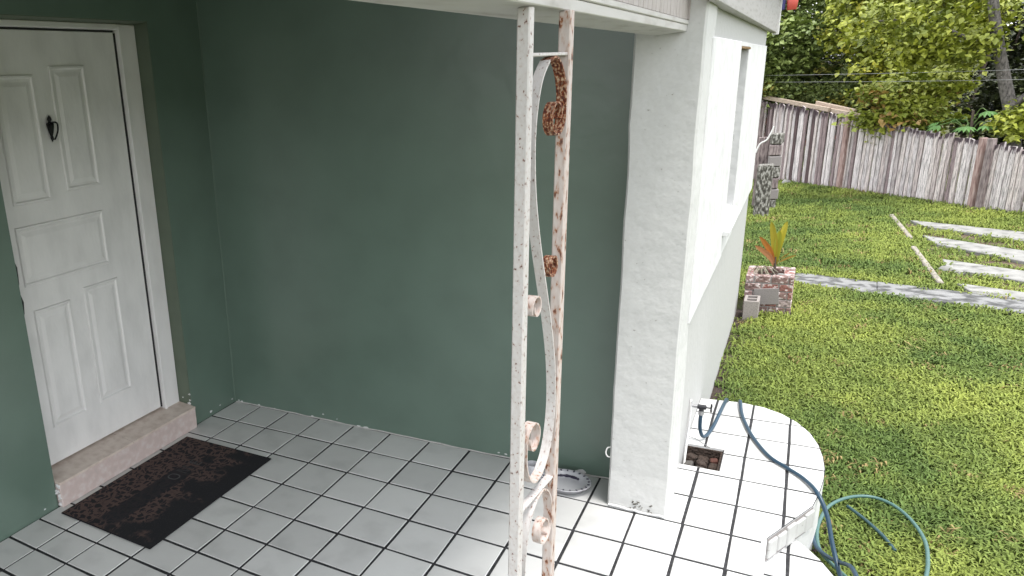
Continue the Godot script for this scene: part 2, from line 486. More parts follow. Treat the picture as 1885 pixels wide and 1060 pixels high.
func tile_set(parent: Node, outline: PackedVector2Array, gx: Array, gz: Array, y0: float, y1: float) -> void:
	var region := MB.inset(outline if not Geometry2D.is_polygon_clockwise(outline) else _rev(outline), 0.003)
	for i in gx.size() - 1:
		for j in gz.size() - 1:
			var g := 0.0055
			var h := 0.0078
			var q := PackedVector2Array([Vector2(gx[i] + g, gz[j] + h), Vector2(gx[i + 1] - g, gz[j] + h), Vector2(gx[i + 1] - g, gz[j + 1] - h), Vector2(gx[i] + g, gz[j + 1] - h)])
			for k in 4: q[k] += Vector2(rng.randf_range(-0.0018, 0.0018), rng.randf_range(-0.0018, 0.0018))
			for piece in Geometry2D.intersect_polygons(q, region):
				var area := 0.0
				for k in piece.size(): area += piece[k].cross(piece[(k + 1) % piece.size()])
				if absf(area) * 0.5 < 0.0003: continue
				var clean := PackedVector2Array()
				for k in piece.size():
					if piece[k].distance_to(piece[(k + 1) % piece.size()]) > 0.004: clean.append(piece[k])
				if clean.size() < 3: continue
				var b := MB.new()
				var dy := rng.randf_range(-0.0008, 0.0008)
				b.prism(clean, y0, y1 + dy, 0.0022)
				part("tile", b.mesh(), M.tiles[rng.randi() % 5], parent)

func _rev(p: PackedVector2Array) -> PackedVector2Array:
	var r := p.duplicate()
	r.reverse()
	return r

func slab_of(parent: Node, outline: PackedVector2Array, y0: float, y1: float) -> void:
	var top := MB.new()
	top.flat(outline, y1)
	part("grout_bed", top.mesh(), M.grout, parent)
	var side := MB.new()
	var m := outline.size()
	for i in m:
		var p := outline[i]
		var q := outline[(i + 1) % m]
		side.quad(Vector3(p.x, y0, p.y), Vector3(p.x, y1, p.y), Vector3(q.x, y1, q.y), Vector3(q.x, y0, q.y))
	part("riser", side.mesh(), M.stucco, parent)

func porch_floor() -> void:
	var o := Node3D.new()
	o.name = "porch_floor"
	o.set_meta("kind", "structure")
	add_child(o)
	slab_of(o, OUTLINE, -0.5, -0.0036)
	var gx := GX.duplicate()
	gx.push_front(-0.2)
	tile_set(o, OUTLINE, GX, GZ, -0.012, 0.0)
	var b := MB.new()   # white nosing along the straight edge
	b.box(Vector3(2.944, -0.02, 0.24), Vector3(2.962, 0.003, 4.7), 0.003)
	part("nosing", b.mesh(), M.stucco, o)
	var bk := MB.new()
	bk.quad(Vector3(3.1125, -0.115, -0.148), Vector3(3.1125, -0.006, -0.148), Vector3(2.9655, -0.006, 0.2235), Vector3(2.9655, -0.115, 0.2235))
	part("facing_joint", bk.mesh(), M.mortar, o)
	# scalloped stone facing of the curved riser
	for k in 5:
		var t := (k + 0.5) / 5.0
		var p := Vector2(3.111, -0.149).lerp(Vector2(2.963, 0.224), t)
		var d := (Vector2(2.963, 0.224) - Vector2(3.111, -0.149)).normalized()
		var c := MB.new()
		var t3 := Transform3D(Basis(Vector3(d.x, 0, d.y), Vector3.UP, Vector3(-d.y, 0, d.x)), Vector3(p.x, -0.06, p.y) + Vector3(-d.y, 0, d.x) * -0.003)
		c.obox(t3, Vector3(0.036 + rng.randf_range(-0.004, 0.003), 0.045 + rng.randf_range(-0.008, 0.004), 0.008), 0.004)
		part("facing_stone", c.mesh(), M.stucco2, o)

func lower_step() -> void:
	var o := Node3D.new()
	o.name = "lower_step"
	o.set_meta("kind", "structure")
	add_child(o)
	slab_of(o, TREAD, -0.5, -0.1236)
	tile_set(o, TREAD, [2.95, 3.04, 3.22, 3.4], [-0.1, 0.105, 0.31, 0.52, 0.73, 0.95, 1.17, 1.39, 1.61, 1.83, 2.05, 2.27, 2.5, 2.72, 2.94, 3.16, 3.38, 3.6, 3.82, 4.05, 4.3, 4.55], -0.132, -0.12)

func flake(parent: Node, at: Vector3, nrm: Vector3, s: float) -> void:
	var b := MB.new()
	var u := nrm.cross(Vector3.UP).normalized()
	var pts := []
	for k in 7:
		var a := TAU * k / 7.0
		pts.append(u * cos(a) * s * rng.randf_range(0.5, 1.2) + Vector3.UP * sin(a) * s * rng.randf_range(0.3, 0.8))
	for k in 7:
		var p: Vector3 = at + pts[k]
		var q: Vector3 = at + pts[(k + 1) % 7]
		b.tri(at + nrm * 0.0022, q + nrm * 0.0012, p + nrm * 0.0012)
		b.quad(p, p + nrm * 0.0012, q + nrm * 0.0012, q)
	part("bare_plaster_patch", b.mesh(), M.stucco, parent)

func green_walls() -> void:
	var w := thing("green_wall", "broad dark green porch wall behind the rusty iron post", "wall")
	var b := MB.new()
	b.box(Vector3(-0.3, -0.3, -0.2), Vector3(2.5, 3.0, 0.0))
	part("wall_face", b.mesh(), M.green, w)
	for p in [[0.03, 0.012, 0.010], [0.055, 0.006, 0.012], [0.2, 0.006, 0.012], [0.33, 0.005, 0.009], [0.70, 0.035, 0.008], [0.8, 0.022, 0.007], [0.62, 0.004, 0.012], [1.0, 0.004, 0.02], [1.79, 0.02, 0.008], [1.83, 0.02, 0.009], [1.92, 0.024, 0.012], [2.0, 0.004, 0.02], [2.2, 0.004, 0.03], [0.95, 0.004, 0.015]]:
		flake(w, Vector3(p[0], p[1], 0.0), Vector3.BACK, p[2])
	var f := MB.new()   # lumpy bead of old plaster in the corner and along the floor
	var pts := []
	for k in 31: pts.append(Vector3(0.004, 0.0 + k * 0.098, 0.004) + Vector3(rng.randf_range(-1, 1), 0, rng.randf_range(-1, 1)) * 0.0012)
	f.tube(smooth_path(pts, 2), 0.004, 6)
	part("corner_bead", f.mesh(), tri(plain(lin(0.14, 0.2, 0.16), 0.5), M.green.albedo_texture, Vector3(1, 1, 1)), w)
	var g := MB.new()
	var base := []
	for k in 40: base.append(Vector3(0.01 + k * 0.0605, rng.randf_range(-0.002, 0.004), 0.001))
	g.tube(smooth_path(base, 2), 0.0045, 6)
	part("base_bead", g.mesh(), M.trim, w)

	var d := thing("green_door_wall", "green porch wall holding the white front door", "wall")
	var c := MB.new()
	c.box(Vector3(-0.3, -0.3, 0.0), Vector3(0.0, 3.0, 0.45))
	c.box(Vector3(-0.3, -0.3, 1.575), Vector3(0.0, 3.0, 4.75))
	c.box(Vector3(-0.3, 2.45, 0.45), Vector3(0.0, 3.0, 1.575))
	part("wall_face", c.mesh(), M.green, d)
	var r := MB.new()
	r.box(Vector3(-0.14, 0.0, 0.4497), Vector3(-0.002, 2.45, 0.4535))
	r.box(Vector3(-0.14, 2.4465, 0.4535), Vector3(-0.002, 2.4503, 1.575))
	part("door_reveal", r.mesh(), M.reveal_shaded, d)
	for p in [[0.0, 0.03, 0.27, 0.013], [0.0, 0.035, 0.17, 0.007], [0.0, 0.03, 0.035, 0.008], [0.0, 0.03, 1.66, 0.008]]:
		flake(d, Vector3(p[0], p[1], p[2]), Vector3.RIGHT, p[3])
	for p in [[0.0, 0.22, 0.012], [0.0, 0.18, 0.012], [-0.01, 0.158, 0.016], [-0.06, 0.19, 0.008]]:
		flake(d, Vector3(p[0] - 0.004, p[1], 0.4536), Vector3.BACK, p[2])

func pillar() -> void:
	var o := thing("porch_pillar", "thick white stucco pillar at the end of the green wall", "pillar")
	var b := MB.new()
	# slightly irregular hand-trowelled edges
	var rows := 26
	var f := FastNoiseLite.new()
	f.seed = 5
	f.frequency = 1.4
	var ring := func(y: float) -> Array:
		var j := func(k: int) -> float: return f.get_noise_2d(y * 1.7, k * 9.0) * 0.006
		return [Vector3(2.366 + j.call(0), y, -0.05), Vector3(2.366 + j.call(0), y, 0.246 + j.call(1)), Vector3(2.373 + j.call(0), y, 0.253 + j.call(1)), Vector3(2.592 + j.call(2), y, 0.253 + j.call(1)), Vector3(2.6 + j.call(2), y, 0.245 + j.call(1)), Vector3(2.6 + j.call(2), y, -0.05)]
	for i in rows:
		var y0 := -0.01 + 2.5 * i / rows
		var y1 := -0.01 + 2.5 * (i + 1) / rows
		var p: Array = ring.call(y0)
		var q: Array = ring.call(y1)
		for k in 5:
			b.quad(p[k], p[k + 1], q[k + 1], q[k])
	b.quad(Vector3(2.366, 2.49, -0.05), Vector3(2.366, 2.49, 0.25), Vector3(2.6, 2.49, 0.25), Vector3(2.6, 2.49, -0.05))
	part("shaft", b.mesh(), M.stucco3, o)
	var s := MB.new()
	for k in 14:
		var x := rng.randf_range(2.46, 2.55)
		s.obox(Transform3D(Basis(Vector3.BACK, rng.randf() * 3.0), Vector3(x, rng.randf_range(0.008, 0.05), 0.2535)), Vector3(rng.randf_range(0.002, 0.008), rng.randf_range(0.001, 0.003), 0.0016))
	part("chipped_base", s.mesh(), M.mossy, o)
	var lump := MB.new()
	var pts := []
	for k in 12: pts.append(Vector3(2.372 + k * 0.0205, 0.004 + rng.randf_range(-0.003, 0.004), 0.257))
	lump.tube(smooth_path(pts, 3), 0.007, 6)
	part("base_bead", lump.mesh(), M.stucco, o)
	var h := MB.new()
	h.tube(smooth_path([Vector3(2.37, 0.29, 0.235), Vector3(2.353, 0.285, 0.243), Vector3(2.348, 0.262, 0.246), Vector3(2.356, 0.244, 0.246), Vector3(2.37, 0.242, 0.24)], 5), 0.0032, 7)
	one("wire_hook", h.mesh(), M.pvc, "small white wire hook low on the left edge of the white pillar", "hook")

func porch_roof() -> void:
	var o := thing("porch_roof", "porch roof edge with white beam under pinkish vertical boards", "roof")
	var b := MB.new()
	b.box(Vector3(2.432, 2.044, 0.256), Vector3(2.539, 2.068, 4.75), 0.002)
	b.box(Vector3(2.505, 2.068, 0.256), Vector3(2.543, 2.083, 4.75), 0.002)
	part("beam", b.mesh(), M.trim, o)
	var t := MB.new()
	t.box(Vector3(2.395, 2.064, 0.256), Vector3(2.424, 2.080, 4.75), 0.003)
	t.box(Vector3(2.387, 2.0805, 0.256), Vector3(2.424, 2.10, 4.75), 0.003)
	part("inner_trim", t.mesh(), M.trim, o)
	var z := 0.262
	while z < 4.7:
		var w := 0.071
		var c := MB.new()
		c.box(Vector3(2.50, 2.0835, z), Vector3(2.5385 + rng.randf_range(-0.0006, 0.0006), 2.44, z + w - 0.004), 0.0025)
		part("siding_board", c.mesh(), M.siding, o)
		z += w
	var k := MB.new()
	k.box(Vector3(2.47, 2.0835, 0.0), Vector3(2.499, 2.99, 4.75))
	part("board_backing", k.mesh(), M.dark, o)
	var corner := MB.new()
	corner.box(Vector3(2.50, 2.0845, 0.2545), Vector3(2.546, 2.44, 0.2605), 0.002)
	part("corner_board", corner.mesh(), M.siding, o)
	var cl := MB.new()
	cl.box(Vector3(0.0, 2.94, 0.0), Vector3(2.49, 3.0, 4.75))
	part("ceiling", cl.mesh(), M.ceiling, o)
	var r := MB.new()
	r.box(Vector3(-0.6, 3.005, -0.3), Vector3(2.49, 3.1, 4.95))
	r.box(Vector3(2.5, 2.445, -0.02), Vector3(2.74, 2.5, 4.95))
	part("roof_deck", r.mesh(), M.roof_far, o)

func wing() -> void:
	var o := thing("house_wing", "white stucco house wing with a narrow recessed window", "house wall")
	# lower wall, slightly set back under the thicker upper coat
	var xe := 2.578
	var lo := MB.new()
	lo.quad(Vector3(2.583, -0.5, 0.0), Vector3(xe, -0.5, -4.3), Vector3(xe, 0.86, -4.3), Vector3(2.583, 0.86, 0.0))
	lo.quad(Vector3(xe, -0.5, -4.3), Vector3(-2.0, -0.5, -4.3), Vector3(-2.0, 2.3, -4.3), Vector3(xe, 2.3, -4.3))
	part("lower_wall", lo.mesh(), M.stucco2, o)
	var up := MB.new()
	var z0 := -1.42
	var z1 := -2.2
	var yb := 0.838
	var ya := 1.0
	var yt := 2.0
	var yu := 2.022
	up.box(Vector3(2.42, yb, z0), Vector3(2.606, yu, 0.02), 0.004)
	up.box(Vector3(2.42, yb, -4.3), Vector3(2.597, yu, z1), 0.004)
	up.box(Vector3(2.42, yb, z1), Vector3(2.601, ya, z0))
	up.box(Vector3(2.42, yt, z1), Vector3(2.6015, yu, z0))
	part("upper_wall", up.mesh(), M.stucco, o)
	var hd := MB.new()
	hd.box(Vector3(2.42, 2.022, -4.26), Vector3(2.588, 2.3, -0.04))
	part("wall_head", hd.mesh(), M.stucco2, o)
	var wn := Node3D.new()
	wn.name = "window"
	o.add_child(wn)
	var gl := MB.new()
	gl.box(Vector3(2.535, ya, z1), Vector3(2.541, yt, z0))
	part("pane", gl.mesh(), M.glass, wn)
	var fr := MB.new()
	fr.box(Vector3(2.53, ya, z1), Vector3(2.556, ya + 0.03, z0), 0.002)
	fr.box(Vector3(2.53, yt - 0.03, z1), Vector3(2.556, yt, z0), 0.002)
	fr.box(Vector3(2.53, 1.44, z1), Vector3(2.562, 1.475, z0), 0.002)
	fr.box(Vector3(2.53, 1.7, z1), Vector3(2.55, 1.712, z0))
	fr.box(Vector3(2.53, ya + 0.03, z1), Vector3(2.556, yt - 0.03, z1 + 0.03), 0.002)
	fr.box(Vector3(2.53, ya + 0.03, z0 - 0.03), Vector3(2.556, yt - 0.03, z0), 0.002)
	part("frame", fr.mesh(), M.frame, wn)
	var lt := MB.new()
	lt.box(Vector3(2.545, yt - 0.014, z1 + 0.002), Vector3(2.604, yt - 0.002, z0 - 0.002), 0.002)
	part("lintel_board", lt.mesh(), tri(plain(lin(0.45, 0.33, 0.12), 0.8), M.tan.albedo_texture, Vector3(3, 3, 3)), wn)
	var sl := MB.new()
	var zz := z1 - 0.03
	while zz < z0 + 0.02:
		var s := MB.new()
		s.obox(Transform3D(Basis(Vector3.BACK, -0.28), Vector3(2.592, 0.992, zz + 0.05)), Vector3(0.045, 0.016, 0.048), 0.004)
		part("sill_brick", s.mesh(), M.stucco, wn)
		zz += 0.1
	# the roof edge over the wing
	var e := thing("wing_eave", "grey painted fascia board along the wing roof edge", "eave")
	var fb := MB.new()
	fb.box(Vector3(2.605, 2.135, -4.95), Vector3(2.63, 2.42, 0.3), 0.003)
	part("fascia", fb.mesh(), M.eave, e)
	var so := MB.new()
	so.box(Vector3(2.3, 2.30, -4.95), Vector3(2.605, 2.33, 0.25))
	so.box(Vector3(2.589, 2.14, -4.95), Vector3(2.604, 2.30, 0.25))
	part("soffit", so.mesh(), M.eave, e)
	var en := MB.new()
	en.box(Vector3(2.60, 2.12, -4.98), Vector3(2.645, 2.44, -4.952), 0.003)
	part("end_trim", en.mesh(), M.pvc, e)
	var rf := MB.new()
	rf.quad(Vector3(2.68, 2.425, -5.5), Vector3(2.68, 2.425, 0.3), Vector3(0.0, 3.2, 0.3), Vector3(0.0, 3.2, -5.5))
	part("roof_slope", rf.mesh(), M.roof_far, e)

func strip(called: String, q: Array, y: float, mat: Material) -> void:
	var b := MB.new()
	var poly := PackedVector2Array(q)
	b.prism(poly, GROUND - 0.1, y, 0.006)
	struct(called, b.mesh(), mat)

func paths() -> void:
	var a0 := Vector2(2.97, -5.98); var a1 := Vector2(4.54, -5.30)
	var b0 := Vector2(2.98, -5.50); var b1 := Vector2(4.476, -4.83)
	var cuts := [0.0, 0.41, 1.02, 1.75, 3.0]
	for k in cuts.size() - 1:
		var t: float = cuts[k] + 0.0007
		var u: float = cuts[k + 1] - 0.0007
		strip("concrete_path", [a0.lerp(a1, t), a0.lerp(a1, u), b0.lerp(b1, u), b0.lerp(b1, t)], GROUND + 0.03 + rng.randf_range(-0.004, 0.004), M.concrete)
	var g := MB.new()
	g.flat(PackedVector2Array([Vector2(4.02, -9.45), Vector2(7.5, -6.4), Vector2(7.5, -3.9), Vector2(4.2, -5.6)]), GROUND + 0.004)
	struct("gravel_bed", g.mesh(), M.gravel)
	var S := [
		[Vector2(4.10, -9.21), Vector2(5.007, -8.465), Vector2(4.927, -8.0), Vector2(4.20, -8.86)],
		[Vector2(4.134, -8.173), Vector2(4.848, -7.376), Vector2(4.777, -6.886), Vector2(4.20, -7.72)],
		[Vector2(4.176, -6.826), Vector2(4.704, -6.387), Vector2(4.647, -5.998), Vector2(4.17, -6.45)],
		[Vector2(4.176, -5.757), Vector2(4.577, -5.514), Vector2(4.545, -5.30), Vector2(4.24, -5.47)]]
	for q in S:
		var far := 2.6
		strip("concrete_strip", [q[0], q[0] + (q[1] - q[0]) * far, q[3] + (q[2] - q[3]) * far + Vector2(0, 0.08), q[3] + Vector2(0, 0.06)], GROUND + 0.04, M.concrete_b)

func fence() -> void:
	var o := thing("board_fence", "weathered grey board fence across the back of the lawn", "fence")
	var A := Vector2(2.663, -13.59)
	var B := Vector2(5.211, -9.861)
	var L := A.distance_to(B)
	var d := (B - A) / L
	var nrm := Vector2(-d.y, d.x)   # towards the house
	if nrm.dot(Vector2(2.9, 3.6) - A) < 0: nrm = -nrm
	var yaw := atan2(-d.y, d.x)
	var variants := []
	for k in 8:
		var b := MB.new()
		var w := 0.5
		var segs := 5
		var prev_l := -0.5; var prev_r := 0.5
		# a plank of unit height, edges a little wavy, top ragged
		var ls := []; var rs := []
		for i in segs + 1:
			ls.append(-0.5 + rng.randf_range(0.0, 0.1)); rs.append(0.5 - rng.randf_range(0.0, 0.1))
		var lt := 1.0 + rng.randf_range(-0.03, 0.02); var rt := 1.0 + rng.randf_range(-0.03, 0.02)
		for i in segs:
			var y0 := float(i) / segs; var y1 := float(i + 1) / segs
			var yl1 := lt if i == segs - 1 else y1
			var yr1 := rt if i == segs - 1 else y1
			var a := Vector3(ls[i], y0, 0.5); var c := Vector3(rs[i], y0, 0.5)
			var e := Vector3(rs[i + 1], yr1, 0.5); var f := Vector3(ls[i + 1], yl1, 0.5)
			var back := Vector3(0, 0, -1)
			var fi := [b.vert(a, Vector3.BACK, Vector2(ls[i] + 0.5, 1.0 - y0)), b.vert(c, Vector3.BACK, Vector2(rs[i] + 0.5, 1.0 - y0)), b.vert(e, Vector3.BACK, Vector2(rs[i + 1] + 0.5, 1.0 - y1)), b.vert(f, Vector3.BACK, Vector2(ls[i + 1] + 0.5, 1.0 - y1))]
			b.face(fi[0], fi[1], fi[2]); b.face(fi[0], fi[2], fi[3])
			b.quad(c + back, a + back, f + back, e + back)
			b.quad(a + back, a, f, f + back)
			b.quad(c, c + back, e + back, e)
			if i == segs - 1: b.quad(f, e, e + back, f + back)
		variants.append(b.mesh())
	var s := -0.42 * L
	var n := 0
	while s < 1.75 * L:
		var w := rng.randf_range(0.05, 0.08)
		var p := A + d * (s + w * 0.5)
		var top: float = 1.065 - 0.565 * clampf((s + w * 0.5) / L, -1.0, 1.2) + rng.randf_range(-0.025, 0.02)
		var base := GROUND - 0.05 + rng.randf_range(0.0, 0.05)
		var m: Material = M.wood[[0, 1, 2, 6, 4, 0, 2, 4, 6, 2, 0, 1, 3, 6][rng.randi() % 14]]
		if s < 0.3 * L and rng.randf() < 0.3: m = M.wood[[3, 5][rng.randi() % 2]]
		var r := part("picket", variants[rng.randi() % 8], m, o)
		var off := nrm * rng.randf_range(-0.012, 0.012)
		r.transform = Transform3D(Basis(Vector3.UP, yaw) * Basis(Vector3.BACK, rng.randf_range(-0.012, 0.012)) * Basis.from_scale(Vector3(w, top - base, 0.02)), Vector3(p.x + off.x, base, p.y + off.y))
		s += w + rng.randf_range(0.005, 0.014)
		n += 1
	for y in [0.12, 0.78]:
		var b := MB.new()
		var p0 := A + d * (-0.42 * L) - nrm * 0.045
		var p1 := A + d * (1.75 * L) - nrm * 0.045
		var h0: float = GROUND + (1.30 - GROUND) * y
		var h1: float = GROUND + (0.07 - GROUND + 0.25) * y
		b.tube(PackedVector3Array([Vector3(p0.x, h0, p0.y), Vector3(p1.x, h1, p1.y)]), 0.035, 4)
		part("rail", b.mesh(), M.oldwood, o)
	for q in [[0.318, 0.93, M.redwood, 0.085], [0.845, 0.635, M.redwood, 0.07], [0.872, 0.63, M.oldwood, 0.085], [-0.16, 1.13, M.oldwood, 0.08]]:
		var b := MB.new()
		var h: float = q[1] - GROUND + 0.05
		b.box(Vector3(-q[3] * 0.5, 0, -0.03), Vector3(q[3] * 0.5, h, 0.03), 0.006)
		var p: Vector2 = A + d * (q[0] * L) + nrm * 0.03
		var r := part("post", b.mesh(), q[2], o)
		r.transform = Transform3D(Basis(Vector3.UP, yaw), Vector3(p.x, GROUND - 0.05, p.y))
	# boards lying along the fence top at the left
	for q in [[-0.25, 0.20, 0.045, 0.03, "longest tan plank lying along the left end of the fence top"], [0.0, 0.36, 0.01, 0.075, "tan plank lying on the fence top, its end by the leafy shrub"], [0.1, 0.30, 0.075, 0.12, "upper tan plank tilted across the other planks on the fence top"]]:
		var b := MB.new()
		var p: Vector2 = A + d * (q[0] * L) - nrm * q[3]
		var e: Vector2 = A + d * (q[1] * L) - nrm * q[3]
		var y0: float = 1.075 - 0.565 * q[0] + q[2]
		var y1: float = 1.075 - 0.565 * q[1] + q[2] * 0.6
		var v := Vector3(e.x - p.x, y1 - y0, e.y - p.y)
		var bx := v.normalized()
		var bz := bx.cross(Vector3.UP).normalized()
		b.obox(Transform3D(Basis(bx, bz.cross(bx), bz), Vector3(p.x, y0, p.y) + v * 0.5), Vector3(v.length() * 0.5, 0.035, 0.02), 0.004)
		one("wood_plank", b.mesh(), M.tan, q[4], "plank", "planks lying on the fence top")

func neighbour() -> void:
	var o := thing("neighbour_house", "reddish house with a pale roof half hidden behind the trees", "house", Vector3(2.6, 0, -20.5))
	var b := MB.new()
	b.box(Vector3(-3.0, GROUND - 0.3, -3.0), Vector3(2.6, 1.62, 0.0))
	part("wall", b.mesh(), M.wall_far, o)
	var r := MB.new()
	r.box(Vector3(-3.3, 1.62, -0.1), Vector3(2.9, 1.80, 0.3), 0.02)
	r.quad(Vector3(-3.3, 1.8, 0.3), Vector3(2.9, 1.8, 0.3), Vector3(2.9, 2.5, -2.0), Vector3(-3.3, 2.5, -2.0))
	part("roof", r.mesh(), M.roof_far, o)
	for w in 3:
		var q := MB.new()
		q.box(Vector3(-2.4 + w * 1.7, 0.6, 0.002), Vector3(-1.5 + w * 1.7, 1.35, 0.03), 0.01)
		var f := part("window", q.mesh(), M.frame, o)
		var g := MB.new()
		g.box(Vector3(-2.34 + w * 1.7, 0.66, 0.031), Vector3(-1.56 + w * 1.7, 1.29, 0.034))
		part("pane", g.mesh(), M.dark, f)

# ---------------------------------------------------------------- plants
func leaf_cluster(n: int, spread: float, len: float, wid: float, droop: float, sd: int) -> ArrayMesh:
	var r := RandomNumberGenerator.new()
	r.seed = sd
	var b := MB.new()
	for k in n:
		var p := Vector3(r.randfn(), r.randfn() * 0.7, r.randfn()) * spread * 0.55
		var dir := Vector3(r.randf_range(-1, 1), r.randf_range(-droop, 0.5), r.randf_range(-1, 1)).normalized()
		var side := dir.cross(Vector3.UP + Vector3(r.randf_range(-0.6, 0.6), 0, r.randf_range(-0.6, 0.6))).normalized()
		var up := side.cross(dir).normalized()
		var s := r.randf_range(0.7, 1.25)
		var l := len * s
		var w := wid * s
		var tone := r.randf_range(0.75, 1.2)
		b.col = Color(tone, tone, tone * 0.9)
		var a := p
		var m1 := p + dir * l * 0.45 + side * w * 0.5 + up * w * 0.12
		var m2 := p + dir * l * 0.45 - side * w * 0.5 + up * w * 0.12
		var c := p + dir * l * 0.5
		var e := p + dir * l - Vector3.UP * l * 0.12
		b.tri(a, m1, c); b.tri(a, c, m2); b.tri(c, m1, e); b.tri(c, e, m2)
	return b.mesh()

func crown(parent: Node, cl: Mesh, blobs: Array, colors: Array, size: float, gap := -0.02, called := "crown") -> void:
	var xf := []
	var cs := []
	var f := FastNoiseLite.new()
	f.seed = rng.randi()
	f.frequency = 0.9
	for q in blobs:
		var c: Vector3 = q[0]
		var rad: Vector3 = q[1]
		for k in q[2]:
			var d := Vector3(rng.randfn(), rng.randfn(), rng.randfn()).normalized()
			var rr := pow(rng.randf(), 0.45)
			var p := c + d * rad * rr
			var nv := f.get_noise_3dv(p * 1.6)
			if nv < gap: continue   # gaps between the sprays
			var t := clampf(0.5 + nv * 1.1 + rng.randf_range(-0.25, 0.25), 0.0, 1.0)
			var col: Color = colors[0].lerp(colors[1], t)
			if colors.size() > 2 and rng.randf() < 0.06: col = colors[2]
			var s := size * rng.randf_range(0.7, 1.3)
			xf.append(Transform3D(Basis.from_euler(Vector3(rng.randf_range(-0.5, 0.5), rng.randf() * TAU, rng.randf_range(-0.5, 0.5))).scaled(Vector3(s, s, s)), p))
			cs.append(col)
	multi(parent, called, cl, xf, cs, M.leaf)

func multi(parent: Node, called: String, mesh: Mesh, xf: Array, cs: Array, mat: Material) -> MultiMeshInstance3D:
	var mm := MultiMesh.new()
	mm.transform_format = MultiMesh.TRANSFORM_3D
	mm.use_colors = true
	mm.mesh = mesh
	mm.instance_count = xf.size()
	for i in xf.size():
		mm.set_instance_transform(i, xf[i])
		mm.set_instance_color(i, cs[i])
	var o := MultiMeshInstance3D.new()
	o.name = called if parent != self else numbered(called)
	o.multimesh = mm
	o.material_override = mat
	o.set_meta("kind", "stuff")
	parent.add_child(o, true)
	return o

func limb(b: MB, pts: Array, r0: float, r1: float) -> void:
	var p := smooth_path(pts, 4)
	var rad := []
	for i in p.size(): rad.append(lerpf(r0, r1, float(i) / (p.size() - 1)))
	b.tube(p, rad, 8)

